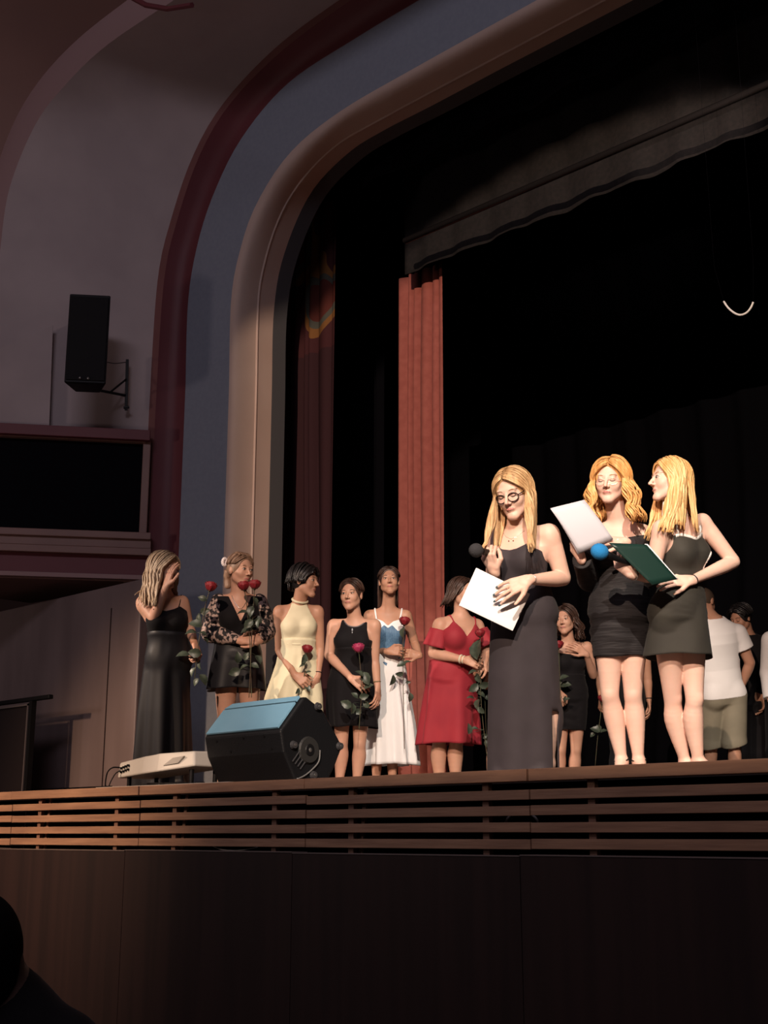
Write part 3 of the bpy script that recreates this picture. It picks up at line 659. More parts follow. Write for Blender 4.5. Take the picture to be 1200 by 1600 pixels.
class Person:
    def __init__(s, d, J, head, h=0.0055, g=1.0, hs=1.0, skin=None, bust=1.0, male=False, back=False, label='', shade=1.0, nose=1.0):
        s.d = d; s.h = h; s.g = g; s.hs = hs; s.skin = skin
        s.J = {k: P(v[0], v[1], d + (v[2] if len(v) > 2 else 0.0)) for k, v in J.items()}
        for sd in 'ab':                                           # legs stand on the boards
            if 'an' + sd in s.J: s.J['an' + sd][2] = STZ + (J['an' + sd][3] if len(J['an' + sd]) > 3 else 0.085)
        J_ = s.J
        s.hip = 0.5 * (J_['hia'] + J_['hib']); s.neck = J_['neck']
        s.T = nrm(s.neck - s.hip); s.L = np.linalg.norm(s.neck - s.hip)
        ac = J_['shb'] - J_['sha']; s.A = nrm(ac - s.T * (ac @ s.T)); s.Fw = nrm(np.cross(s.A, s.T))
        if back: s.Fw = -s.Fw
        if s.Fw @ V(0, 0, 1) < 0 and not back: s.Fw = -s.Fw
        # head frame
        hx, hy, hdd, yaw, pit, rol = head
        s.hc = P(hx, hy, d + hdd); y, p, r_ = R(yaw), R(pit), R(rol)
        cam2 = nrm([CAM[0] - s.hc[0], CAM[1] - s.hc[1], 0]); side = nrm(np.cross(UPZ, cam2))     # screen right
        f0 = cam2 * math.cos(y) + side * math.sin(y)
        s.hf = f0 * math.cos(p) - UPZ * math.sin(p)
        w0 = UPZ * math.cos(p) + f0 * math.sin(p); u0 = np.cross(w0, s.hf)
        s.hu = u0 * math.cos(r_) + w0 * math.sin(r_); s.hw = w0 * math.cos(r_) - u0 * math.sin(r_)
        s.male = male; s.bust = bust
        pts = np.array(list(J_.values()) + [s.hc, s.hc + UPZ * 0.15, s.hip])
        lo = pts.min(0) - 0.21; hi = pts.max(0) + 0.21; lo[2] = STZ - 0.03; hi[2] = s.hc[2] + 0.2
        s.B = Field(lo, hi, h); s.bounds = (lo, hi)
        s.torso(s.B); s.limbs(s.B)
    def HL(s, u, f, w): return s.hc + (s.hu * u + s.hf * f + s.hw * w) * s.hs
    def TL(s, u, v, t): return s.hip + s.A * u + s.Fw * v + s.T * t * s.L
    def uvt(s, F):
        X, Y, Z = F.ax[0][:, None, None] - f32(s.hip[0]), F.ax[1][None, :, None] - f32(s.hip[1]), F.ax[2][None, None, :] - f32(s.hip[2])
        dt = lambda a: X * f32(a[0]) + Y * f32(a[1]) + Z * f32(a[2])
        return dt(s.A), dt(s.Fw), dt(s.T) / f32(s.L)
    def torso(s, F, extra=True):
        g = s.g; J = s.J
        U, Vv, t = s.uvt(F)
        ru = (np.interp(t, TT, (TUm if s.male else TU)) * g).astype(f32); rv = (np.interp(t, TT, TV) * g).astype(f32)
        if s.male: rv *= f32(1.08)
        # the back is flatter than the belly side, and the spine has its curve
        off = f32(0.012) * np.sin((t * 3.4).astype(f32)); v2 = Vv - off
        a, b = U / ru, v2 / rv; k1 = np.sqrt(a * a + b * b); k2 = np.sqrt((a / ru) ** 2 + (b / rv) ** 2) + 1e-6
        d = k1 * (k1 - 1) / k2; d = np.maximum(d, -np.minimum(ru, rv)); d = np.maximum(d, (t - 1.03) * s.L); d = np.maximum(d, (-0.17 - t) * s.L)
        full = tuple(slice(0, n) for n in F.n); F.put(full, d.astype(f32), 0.0)
        fr = (s.A, s.Fw, s.T)
        if not s.male:
            for q in (-1, 1):
                F.ell(s.TL(q * .064 * g, .070 * g, .655), fr, (.058 * g * s.bust, .052 * g * s.bust, .060 * g * s.bust), 0.03)
                F.ell(s.TL(q * .060 * g, -.045 * g, .03), fr, (.075 * g, .072 * g, .090 * g), 0.03)
        else:
            for q in (-1, 1): F.ell(s.TL(q * .08 * g, -.03 * g, .02), fr, (.085 * g, .08 * g, .1 * g), 0.03)
        for q in 'ab':
            F.seg(s.neck - s.T * .035, J['sh' + q], .040 * g, .044 * g, 0.03)
            F.seg(J['sh' + q] - s.T * .03, s.TL((-1 if q == 'a' else 1) * .112 * g, 0, .72), .044 * g, .040 * g, 0.03) if extra else None
    def limbs(s, F):
        g = s.g; J = s.J; hs = s.hs
        for q in 'ab':
            hi, kn, an = J['hi' + q].copy(), J['kn' + q], J['an' + q]
            mid = lambda a, b, t: a * (1 - t) + b * t
            back_ = -s.Fw
            F.ell(kn + s.Fw * .014, (s.A, s.Fw, UPZ), (.030 * g, .034 * g, .036 * g), .02)
            cm = mid(kn, an, .32) + back_ * .014
            F.chain([hi, mid(hi, kn, .4), mid(hi, kn, .8), kn, mid(kn, an, .12) + back_ * .006, cm, mid(kn, an, .62) + back_ * .008, mid(kn, an, .85), an], [x * g for x in (.074, .070, .053, .0455, .045, .0515, .041, .031, .028)], .012)
            heel = an.copy(); heel[2] = an[2] - .055
            ff = nrm([s.Fw[0], s.Fw[1], 0]); out = (-1 if q == 'a' else 1)
            fd_ = nrm(ff + s.A * out * 0.2)
            zt = STZ + 0.022 if an[2] - STZ < .12 else STZ + 0.024
            toe = an + fd_ * .155; toe[2] = zt
            heel[2] = max(heel[2], STZ + .03)
            F.seg(an, heel - fd_ * .025, .03, .028, .02); F.seg(an - UPZ * .01 + fd_ * .02, toe - fd_ * .03, .032, .024, .02); F.seg(toe - fd_ * .045, toe + fd_ * .012, .026, .018, .02, flat=(UPZ, .8))
            F.seg(heel - fd_ * .01, toe - fd_ * .05, .026, .022, .02)
        s.K = Field.__new__(Field); s.K.__dict__.update(F.__dict__); s.K.f = F.f.copy()
        for q in 'ab':
            mid = lambda a, b, t: a * (1 - t) + b * t
            sh, el, wr = J['sh' + q], J['el' + q], J['wr' + q]
            gm = 1.12 if s.male else 1.0
            fm = mid(el, wr, .28)
            F.chain([sh, mid(sh, el, .3), mid(sh, el, .75)], [x * g * gm for x in (.044, .044, .038)], .014)
            F.chain([mid(sh, el, .7), el - nrm(el - sh) * .012], [.0385 * g * gm, .036 * g * gm], 0.0); F.chain([el, mid(el, wr, .12), fm, mid(el, wr, .6), wr], [.0335 * g * gm, .0355 * g * gm, .036 * g * gm, .0295 * g * gm, .0225 * gm], .006)
        # neck and head
        base = s.HL(0, -.018, -.055)
        F.seg(s.neck - s.T * .03, base, .052 * hs * (1.15 if s.male else 1), .048 * hs * (1.15 if s.male else 1), .02)
        fr = (s.hu, s.hf, s.hw); H = s.HL; r_ = lambda *a: tuple(x * hs for x in a)
        F.ell(H(0, -.012, .030), fr, r_(.073, .092, .084), .012)
        F.ell(H(0, .022, -.018), fr, r_(.061, .068, .082), .02)
        F.seg(H(-.045, .012, -.052), H(-.012, .066, -.094), .020 * hs, .017 * hs, .02); F.seg(H(.045, .012, -.052), H(.012, .066, -.094), .020 * hs, .017 * hs, .02)
        F.ell(H(0, .070, -.093), fr, r_(.020, .018, .017), .014)
        for q in (-1, 1):
            F.ell(H(q * .034, .058, -.022), fr, r_(.024, .022, .026), .018)                    # cheeks
            F.ell(H(q * .030, .106, .008), fr, r_(.017, .020, .012), .012, sub=True)             # sockets
            F.ell(H(q * .030, .076, .006), fr, r_(.0135, .0125, .0115), .005)                   # lids
            F.ell(H(q * .074, -.006, -.004), fr, r_(.008, .018, .030), .008)                   # ears
        F.seg(H(-.038, .076, .028), H(.038, .076, .028), .0085 * hs, .0085 * hs, .016)          # brow
        F.seg(H(0, .084, .016), H(0, .111, -.026), .0068 * hs, .0088 * hs, .009)                # nose
        F.ell(H(-.011, .096, -.030), fr, r_(.008, .009, .007), .006); F.ell(H(.011, .096, -.030), fr, r_(.008, .009, .007), .006)
        F.ell(H(0, .079, -.058), fr, r_(.020, .011, .012), .01)
    def hand(s, q, dirv, palm, thumb=1, curl=(20, 25, 15), spread=0.25, tcurl=0.4, sc=1.0, fan=None):
        """five separate fingers of different length; palm = the way the palm faces; thumb = side of the thumb along dir x palm"""
        F = s.B; w = s.J['wr' + q]; d = nrm(dirv); p = nrm(np.array(palm) - d * (np.array(palm) @ d)); ac = np.cross(d, p) * thumb
        sc = sc * s.hs; L = [.046, .050, .046, .036]; kn = []
        for i in range(4):
            o = (.030 - .020 * i) * sc
            k = w + d * (.082 - (.0, -.004, .0, .009)[i]) * sc + ac * o
            F.seg(w + d * .008 + ac * o * .55, k, .0130 * sc, .0105 * sc, .010, flat=(p, .85)); kn.append(k)
            dd = nrm(d + ac * spread * (.3 - .2 * i)); c = curl if not isinstance(curl[0], (tuple, list)) else curl[i]
            a = 0; pt = k
            for j, fr_ in enumerate((1.0, .62, .5)):
                a += R(c[j]); dn = dd * math.cos(a) + p * math.sin(a); nx = pt + dn * L[i] * fr_ * sc * .92
                F.seg(pt, nx, (.0092 - .0010 * j) * sc, (.0084 - .0012 * j) * sc, .0025); pt = nx
            kn[i] = pt
        t0 = w + d * .020 * sc + ac * .020 * sc; t1 = t0 + nrm(d * .75 + ac * .75 + p * .25) * .044 * sc
        t2 = t1 + nrm(d * .9 + ac * (.45 - tcurl) + p * (.15 + tcurl)) * .033 * sc; t3 = t2 + nrm(d * .9 + ac * (.3 - tcurl * 1.3) + p * (.15 + tcurl)) * .026 * sc
        F.seg(t0, t1, .0150 * sc, .0112 * sc, .008); F.seg(t1, t2, .0108 * sc, .0095 * sc, .003); F.seg(t2, t3, .0095 * sc, .0075 * sc, .003)
        F.seg(w - d * .012, w + d * .03, .021 * sc, .022 * sc, .012, flat=(p, .72))
        s.grip = w + d * .085 * sc + p * .026 * sc
        return kn
    def finish(s, label, group=None, z0=None):
        s.o = fobj('person', s.B, s.skin)
        base = [s.hip[0], s.hip[1], STZ if z0 is None else z0]; recentre(s.o, base)
        tag(s.o, label, 'person', group); return s.o
    # -------- face parts
    def on(s, u, w, lift=0.0015):
        p = s.B.hit(s.HL(u, .16, w), -s.hf, .22); return p + s.hf * lift
    def face(s, down=False, brow=(0.2, 0.11, 0.06), lips=(0.55, 0.20, 0.17), open_=1.0):
        lash = mat('lashes', (0.02, 0.012, 0.01), 0.6); hs = s.hs
        for q in (-1, 1):
            if down:
                mb = MB(); mb.tube([s.on(q * (.030 + x), .002 - .0055 * (1 - (x / .014) ** 2), .001) for x in np.linspace(-.014, .014, 7)], [.0008 * hs] + [.0021 * hs] * 5 + [.0008 * hs], 6)
                mb.build('eyelashes', lash, s.o, smooth=True)
            else:
                c = s.on(q * .030, .005, -.0075 * hs); fr = (s.hu, s.hf, s.hw)
                mb = MB(); mb.ball(c, (.0125 * hs, .0098 * hs, .0066 * hs * open_), fr, 12, 8)
                mb.ball(c + s.hf * .0056 * hs, (.0066 * hs, .0048 * hs, .0062 * hs * open_), fr, 10, 6, 1)
                mb.build('eye', [mat('eye_white', (0.42, 0.38, 0.35), 0.35), mat('iris', (0.03, 0.022, 0.018), 0.2)], s.o, smooth=True)
                mb = MB(); mb.tube([s.on(q * (.030 + x), .006 + .0065 * (1 - (x / .015) ** 2), .002) for x in np.linspace(-.015, .015, 7)], [.0006 * hs] + [.0016 * hs] * 5 + [.0006 * hs], 6)
                mb.build('eyelashes', lash, s.o, smooth=True)
            mb = MB(); mb.tube([s.on(q * (.030 + x), .0255 + .004 * (1 - ((x - .003) / .018) ** 2), .0005) for x in np.linspace(-.016, .020, 7)], [.001 * hs, .0022 * hs, .0026 * hs, .0026 * hs, .0024 * hs, .0018 * hs, .0007 * hs], 6)
            mb.build('eyebrow', mat('brow_%d' % int(brow[0] * 1000), brow, 0.8), s.o, smooth=True)
        mb = MB()
        for w_, b_, r_ in ((-.0535, -.0008, .0034), (-.0615, .0018, .0042)):
            mb.tube([s.on(x, w_ + (b_ if abs(x) < .012 else 0) + (0.003 * (abs(x) / .022) if w_ < -.06 else -.002 * (abs(x) / .022)), -.0008) for x in np.linspace(-.021, .021, 9)], [.0008 * hs] + [r_ * .8 * hs] + [r_ * hs] * 5 + [r_ * .8 * hs] + [.0008 * hs], 8)
        mb.build('lips', mat('lips_%d' % int(lips[0] * 1000 + lips[1] * 100), lips, 0.45), s.o, smooth=True)
    # -------- clothes that follow the body
    def cloth(s, name, m, cutfn, t=0.008, sleeves=None, legs=None, hcut=None, h=None):
        F = Field(s.bounds[0], s.bounds[1], h or s.h); s.torso(F, bool(sleeves)); J = s.J; g = s.g
        if sleeves:
            for q, e, r0, r1 in sleeves:                  # e: 0..1 along the upper arm, 1..2 forearm
                sh, el, wr = J['sh' + q], J['el' + q], J['wr' + q]
                F.seg(sh, sh + (el - sh) * min(e, 1), .050 * g * r0, .046 * g * (r0 if e > 1 else r1), .02)
                if e > 1: F.seg(el, el + (wr - el) * (e - 1), .046 * g * r0, .034 * g * r1, .015)
        if legs:
            for q, e, r0, r1 in legs:
                hi, kn, an = J['hi' + q], J['kn' + q], J['an' + q]
                F.seg(hi, hi + (kn - hi) * min(e, 1), .10 * g * r0, .085 * g * r1, .02)
                if e > 1: F.seg(kn, kn + (an - kn) * (e - 1), .085 * g * r1, .065 * g * r1, .02)
        F.f -= f32(t); U, Vv, T = s.uvt(F)
        F.f = np.maximum(F.f, cutfn(U, Vv, T).astype(f32))
        if sleeves:
            for q, e, r0, r1 in sleeves:
                sh, el, wr = J['sh' + q], J['el' + q], J['wr' + q]
                a, b = (sh, el) if e <= 1 else (el, wr); ee = e if e <= 1 else e - 1
                pt = a + (b - a) * ee; n_ = nrm(b - a)
                S_, X, Y, Z = F.sl(pt - .12, pt + .16)
                pl_ = (X - pt[0]) * n_[0] + (Y - pt[1]) * n_[1] + (Z - pt[2]) * n_[2]
                rad = np.sqrt((X - pt[0]) ** 2 + (Y - pt[1]) ** 2 + (Z - pt[2]) ** 2)
                F.f[S_] = np.where((rad < .09 * g), np.maximum(F.f[S_], pl_.astype(f32)), F.f[S_])
        s.C = F
        return fobj(name, F, m, s.o)
    def skirt(s, name, m, rings, depth=0.74, folds=9, amp=0.03, seed=1, dd=0.0, parent=None, slit=None, flat0=0.0, nz=40, n=96, hemz=None, ruch=0, yaw=0.0, sharp=1):
        rg = np.random.default_rng(seed); ph = rg.uniform(0, 6.28, 4)
        ys = np.array([r_[0] for r_ in rings], float); xl = np.array([r_[1] for r_ in rings], float); xr_ = np.array([r_[2] for r_ in rings], float)
        rows = []; inner = []
        ca, sa = math.cos(yaw), math.sin(yaw)
        er = rN * ca + hN * sa; eh = hN * ca - rN * sa
        for j in range(nz + 1):
            t = j / nz; y = ys[0] + (ys[-1] - ys[0]) * t
            l, r_ = np.interp(y, ys, xl), np.interp(y, ys, xr_)
            c = P((l + r_) / 2, y, s.d + dd); hwid = (r_ - l) / 2 * (s.d + dd) / FPX; row = []
            if hemz is not None: c[2] = c[2] * 1.0
            A_ = amp * (t ** 1.1)
            for i in range(n):
                th = 2 * math.pi * i / n
                w = math.sin(folds * th + ph[0] + .5 * math.sin(2 * th + ph[1]) * (1 + t)) + .4 * math.sin((folds * 1.7 // 1) * th + ph[2])
                w = math.copysign(abs(w) ** sharp, w)
                k = 1 + A_ * w / max(hwid, .05) * .5 - A_ / max(hwid, .05) * .35
                rr = hwid * k
                if ruch: rr += .0035 * math.sin(ruch * t * 6.28 + 1.5 * math.sin(th + 1) + 2 * math.sin(2 * th))
                pt = c + er * rr * math.cos(th) + eh * rr * math.sin(th) * depth + UPZ * (-.004 * w * t)
                row.append(pt)
            R_ = np.array(row); out_ = R_ - c; out_[:, 2] = 0; out_ /= np.linalg.norm(out_, axis=1)[:, None]
            inb = (R_ > s.K.lo + .03).all(1) & (R_ < s.K.lo + s.K.n * s.K.h - .03).all(1)
            push = np.zeros(n)
            for st_ in np.arange(0.10, -.001, -.004):           # outermost place along each spoke where the body still touches
                dv_ = s.K.samp(np.clip(R_ + out_ * st_, s.K.lo, s.K.lo + (s.K.n - 1) * s.K.h - .001)); hitm = inb & (dv_ < .008) & (push == 0); push[hitm] = st_ + .004
            push = np.maximum.reduce([push, np.roll(push, 1), np.roll(push, -1)]); push = (push + np.roll(push, 1) + np.roll(push, -1)) / 3
            rows.append(list(R_ + out_ * push[:, None]))
        mb = MB()
        nr = len(rows); f = []
        for i in range(nr - 1):
            for j in range(n):
                if slit and (rows[i][j][2] < slit[2]) and slit[0] <= (360 * j / n) <= slit[1] * 1.0: continue
                f.append((i * n + j, (i + 1) * n + j, (i + 1) * n + (j + 1) % n, i * n + (j + 1) % n))
        mb.add([p for r2 in rows for p in r2], f)
        o = mb.build(name, m, parent if parent is not None else s.o, smooth=True); solid(o, .005); return o
    def strap(s, name, m, pts, rad=.004, F=None, parent=None, flat=.5, lift=.003):
        """ribbon over the body: pts are torso coordinates (u, t, +1 front / -1 back)"""
        F = F or s.B; out = []
        for u, t, sd in pts:
            if sd == 0: out.append(F.hit(s.TL(u, 0, t) + UPZ * .15, -UPZ, .3) + UPZ * lift)
            else: out.append(F.hit(s.TL(u, .25 * sd, t), -s.Fw * sd, .3) + s.Fw * sd * lift)
        mb = MB(); mb.tube(catmull(out, 4), rad, 6); return mb.build(name, m, parent if parent is not None else s.o, smooth=True)
    def ringaround(s, name, m, a, b, t, rad, th=.003, parent=None, F=None):
        F = F or s.B
        c = a + (b - a) * t; n_ = nrm(b - a); e = nrm(np.cross(n_, [.3, .5, .8])); f_ = np.cross(n_, e)
        pts = []
        for k in range(17):
            an = 2 * math.pi * k / 16; dr = e * math.cos(an) + f_ * math.sin(an)
            pts.append(F.hit(c + dr * rad, -dr, rad) + dr * th * .6)
        mb = MB(); mb.tube(pts, th, 6); return mb.build(name, m, parent if parent is not None else s.o, smooth=True)
    # -------- hair
    def hair(s, m, groups, cap=True, hair_line=0.062, seed=1, capcut=-.07, extra=None, capr=(.080, .101, .093)):
        rg = np.random.default_rng(seed); hs = s.hs; mb = MB(); B = s.B
        lowb = s.B.lo + .01; hib = s.B.lo + (s.B.n - 1) * s.B.h - .01
        if cap:
            F = Field(s.hc - .16, s.hc + .16, s.h * .9); fr = (s.hu, s.hf, s.hw)
            F.ell(s.HL(0, -.012, .028), fr, tuple(x * hs for x in capr), .001)
            F.ell(s.HL(0, .085, -.022), fr, (.062 * hs, .075 * hs, (.060 + hair_line * .62) * hs), .012, sub=True)
            X, Y, Z = F.ax[0][:, None, None] - s.hc[0], F.ax[1][None, :, None] - s.hc[1], F.ax[2][None, None, :] - s.hc[2]
            w = X * s.hw[0] + Y * s.hw[1] + Z * s.hw[2]; F.f = np.maximum(F.f, (capcut * hs - w).astype(f32))
            v, q = F.mesh(); mb.add(v, q)
        for gr in groups:
            N = int(gr['n'] * 1.9); ph0, ph1 = gr['phi']; L0 = gr['len']; wd_ = gr.get('w', .011) * .62; wave = gr.get('wave', .0); part = gr.get('part', 0.0)
            for i in range(N):
                phi = R(ph0 + (ph1 - ph0) * (i + rg.uniform(-.4, .4)) / max(N - 1, 1)); sgn = 1 if phi >= 0 else -1; ap = abs(phi)
                lay = rg.uniform(.001, .013) * hs + gr.get('vol', 0.0) * rg.uniform(.4, 1)
                rootf = .075 - .15 * (ap / math.pi) if 'rootf' not in gr else gr['rootf']
                th0 = R(14 + 10 * rg.random()); th1 = R(gr.get('th1', 96)); pts = []
                azr = ap * .75; aze = max(ap, R(gr.get('temple', 58)))
                al = R(gr.get('al0', 50) + (gr.get('al1', -62) - gr.get('al0', 50)) * min(1, max(0, (ap - R(56)) / R(124)))) + R(rg.uniform(-5, 5))
                d0 = nrm([sgn * .03 + part * 10, math.sin(al), math.cos(al)]); d1 = np.array([sgn * math.sin(th1) * math.sin(aze), math.sin(th1) * math.cos(aze), math.cos(th1)])
                om = math.acos(max(-1, min(1, float(d0 @ d1))))
                a, b, c = (.078 * hs + lay), (.098 * hs + lay), (.092 * hs + lay)
                for k in range(10):
                    t = k / 9; q_ = (d0 * math.sin((1 - t) * om) + d1 * math.sin(t * om)) / max(math.sin(om), 1e-3)
                    q_ = q_ * (1 - .05 * (1 - min(1, t * 4)))
                    pts.append(s.hc + s.hw * .026 * hs - s.hf * .012 * hs + s.hu * q_[0] * a + s.hf * q_[1] * b + s.hw * q_[2] * c)
                L = 0; dn = nrm(pts[-1] - pts[-2]); Lm_ = L0 * rg.uniform(.88, 1.05) + (gr.get('lenback', 0) * (ap / math.pi)); p = pts[-1]
                off = .006 + lay * .8; pw = rg.uniform(-.7, .7) + (i // 3) * 1.9; bias = gr.get('bias', 0.0)
                hh = nrm([s.hf[0], s.hf[1], 0]); hu_ = nrm([s.hu[0], s.hu[1], 0])
                while L < Lm_:
                    fb = bias if ap < R(gr.get('bsplit', 100)) else -.05
                    wv = (hu_ * math.sin(L * gr.get('wf', 55) + pw) + hh * math.cos(L * gr.get('wf', 55) + pw)) * wave
                    dn = nrm(dn * .55 + (-UPZ + hh * fb + hu_ * sgn * gr.get('out', 0.0) + wv) * .45)
                    p = p + dn * .02
                    if (p > lowb).all() and (p < hib).all():
                        for _ in range(3):
                            dd = float(B.samp(p)[0])
                            if dd >= off: break
                            gr_ = B.grad(p); p = p + gr_ * (off - dd)
                    pts.append(p); L += .02
                n = len(pts); rad = [wd_ * hs * rg.uniform(.75, 1.15) * (min(1, .35 + 1.3 * j / n) * (1 - max(0, (j / n - .72) / .28) ** 1.5 * .82)) for j in range(n)]
                c = np.mean(pts, axis=0); ov = nrm(c - (s.hc - UPZ * .1))
                mb.tube(pts, rad, 6, flat=.42, upv=ov)
        if extra: extra(s, mb)
        return mb.build('hair', m, s.o, smooth=True)

# ------------------------------------------------------------------ roses
petal = mat('red_rose_petal', (0.17, 0.008, 0.014), 0.55, sheen=0.03, noise=(60, (0.24, 0.012, 0.02), 2))
petal_p = mat('magenta_rose_petal', (0.30, 0.02, 0.075), 0.55, sheen=0.03, noise=(60, (0.36, 0.03, 0.10), 2))
stemm = mat('rose_stem', (0.07, 0.085, 0.045), 0.6, noise=(20, (0.09, 0.06, 0.04), 2))
leafm = mat('rose_leaf', (0.030, 0.042, 0.030), 0.42, noise=(25, (0.060, 0.078, 0.055), 2), spec=0.5)
def rose(label, group, bloom, stem, leaves, d, size=.036, seed=0, m=None, up=None):
    rg = np.random.default_rng(seed); size *= .88
    W_ = lambda q: P(q[0], q[1], d + (q[2] if len(q) > 2 else 0))
    bc = W_(bloom); sp_ = [W_(q) for q in stem]
    root = thing('rose', label, 'flower', bc, group)
    ax = nrm(bc - sp_[0]) if up is None else nrm(up)
    e = nrm(np.cross(ax, [.2, .9, .1])); f_ = np.cross(ax, e); mb = MB()
    for L_, (n, r0, r1, hh) in enumerate(((3, .10, .30, .95), (4, .22, .62, 1.0), (5, .34, .92, .92), (6, .42, 1.12, .78))):
        for i in range(n):
            a0 = 6.283 * (i + .37 * L_) / n + rg.uniform(-.2, .2); wd_ = 6.283 / n * .72; rows = []
            for j in range(6):
                t = j / 5; row = []
                for k in range(6):
                    s_ = (k / 5 - .5) * 2; an = a0 + s_ * wd_ * (.55 + .45 * math.sin(t * 2.2))
                    rr = size * (r0 + (r1 - r0) * math.sin(t * 1.75) ** .8 + (.10 * L_ * max(0, t - .7)))
                    z = size * (-.75 + 1.75 * hh * t - .18 * s_ * s_ * t)
                    row.append(bc + (e * math.cos(an) + f_ * math.sin(an)) * rr + ax * z)
                rows.append(row)
            mb.grid(rows)
    b = mb.build('bloom', m or petal, root, smooth=True); solid(b, .0012)
    mb = MB(); st = [bc - ax * size * .7] + sp_; st = catmull(st, 5); mb.tube(st, .0026, 6); mb.ball(bc - ax * size * .78, size * .26, n=10, m=6)
    for k in range(5):
        a = 6.283 * k / 5; o_ = e * math.cos(a) + f_ * math.sin(a)
        mb.tube([bc - ax * size * .8, bc - ax * size * .6 + o_ * size * .45, bc - ax * size * .75 + o_ * size * .8], [.004, .004, .0008], 5, flat=.5, upv=ax)
    mb.build('stem', stemm, root, smooth=True)
    SA = np.array(st)
    for q in leaves:
        c = W_(q[:2] + ((q[4],) if len(q) > 4 else (rg.uniform(-.05, .03),))); ln, ang = q[2] * rg.uniform(.55, .8), R(q[3])
        dr = nrm(V(math.cos(ang), math.sin(ang), rg.uniform(-.25, .25))); nr_ = nrm(V(rg.uniform(-1.2, 1.2), rg.uniform(-.6, 1.4), .8)); nr_ = nrm(nr_ - dr * (nr_ @ dr)); sd_ = np.cross(dr, nr_)
        mb = MB(); rows = []
        for j in range(9):
            t = j / 8; w = .34 * ln * math.sin(math.pi * t ** .8) ** .9 * (1 + .06 * (-1) ** j); row = []
            for k in (-1, -.5, 0, .5, 1): row.append(c + dr * ln * (t - .5) + sd_ * w * k + nr_ * (abs(k) * w * .35 - .12 * ln * (2 * t - 1) ** 2))
            rows.append(row)
        mb.grid(rows); i = np.argmin(np.linalg.norm(SA - (c - dr * ln * .5), axis=1))
        base = c - dr * ln * .5 - nr_ * .12 * ln
        mb.tube([SA[i], (SA[i] + base) / 2 + UPZ * .004, base, c], [.0016, .0014, .0013, .0008], 5)
        lo = mb.build('leaf', leafm, root, smooth=True)
    return root

# ------------------------------------------------------------------ skin, hair, cloth
def skinmat(n, c, c2): return mat(n, c, 0.5, noise=(6, c2, 3), sss=0.12, spec=0.35)
skA = skinmat('fair_skin', (0.72, 0.48, 0.39), (0.67, 0.43, 0.34))
skB = skinmat('pale_skin', (0.78, 0.53, 0.44), (0.74, 0.48, 0.39))
skC = skinmat('warm_skin', (0.55, 0.31, 0.22), (0.50, 0.27, 0.19))
skD = skinmat('tan_skin', (0.46, 0.245, 0.165), (0.42, 0.215, 0.14))
HS = (60, 60, 3.5)
hrA = mat('dark_blond_hair', (0.42, 0.245, 0.115), 0.45, noise=(1.0, (0.66, 0.43, 0.22), 4), stretch=HS, spec=0.5)
hrB = mat('strawberry_blond_hair', (0.60, 0.29, 0.085), 0.45, noise=(1.0, (0.85, 0.50, 0.20), 4), stretch=HS, spec=0.5)
hrC = mat('golden_blond_hair', (0.62, 0.34, 0.12), 0.45, noise=(1.0, (0.85, 0.55, 0.26), 4), stretch=HS, spec=0.5)
hr1 = mat('ash_blond_hair', (0.40, 0.27, 0.165), 0.45, noise=(1.0, (0.64, 0.48, 0.33), 4), stretch=HS, spec=0.5)
hr2 = mat('light_brown_hair', (0.17, 0.095, 0.06), 0.45, noise=(1.0, (0.30, 0.19, 0.13), 4), stretch=HS, spec=0.5)
hrD = mat('black_hair', (0.008, 0.007, 0.008), 0.38, noise=(1.0, (0.02, 0.017, 0.018), 4), stretch=HS, spec=0.5)
hrE = mat('dark_brown_hair', (0.030, 0.016, 0.012), 0.4, noise=(1.0, (0.075, 0.038, 0.028), 4), stretch=HS, spec=0.5)
charc = mat('charcoal_jersey', (0.042, 0.035, 0.041), 0.7, sheen=0.03, noise=(9, (0.037, 0.031, 0.036), 3), spec=0.2)
blk = mat('black_cloth', (0.0075, 0.0065, 0.008), 0.8, sheen=0.03, spec=0.15)
blks = mat('black_satin', (0.012, 0.012, 0.015), 0.5, spec=0.35)
blkr = mat('black_ruched_cloth', (0.021, 0.019, 0.021), 0.65, sheen=0.03, bump=0.5, bscale=1.2, stretch=(8, 8, 70), spec=0.2)
olive = mat('charcoal_olive_cloth', (0.042, 0.040, 0.034), 0.7, sheen=0.03, noise=(7, (0.035, 0.033, 0.029), 3), spec=0.2)
whitecl = mat('white_cloth', (0.80, 0.80, 0.82), 0.7, sheen=0.03)
creamcl = mat('cream_cloth', (0.66, 0.60, 0.42), 0.65, sheen=0.03, bump=0.2, bscale=20)
redcl = mat('red_chiffon', (0.32, 0.022, 0.035), 0.75, sheen=0.03, noise=(5, (0.27, 0.016, 0.03), 3))
silver = mat('silver_jewellery', (0.75, 0.72, 0.68), 0.25, 0.9)

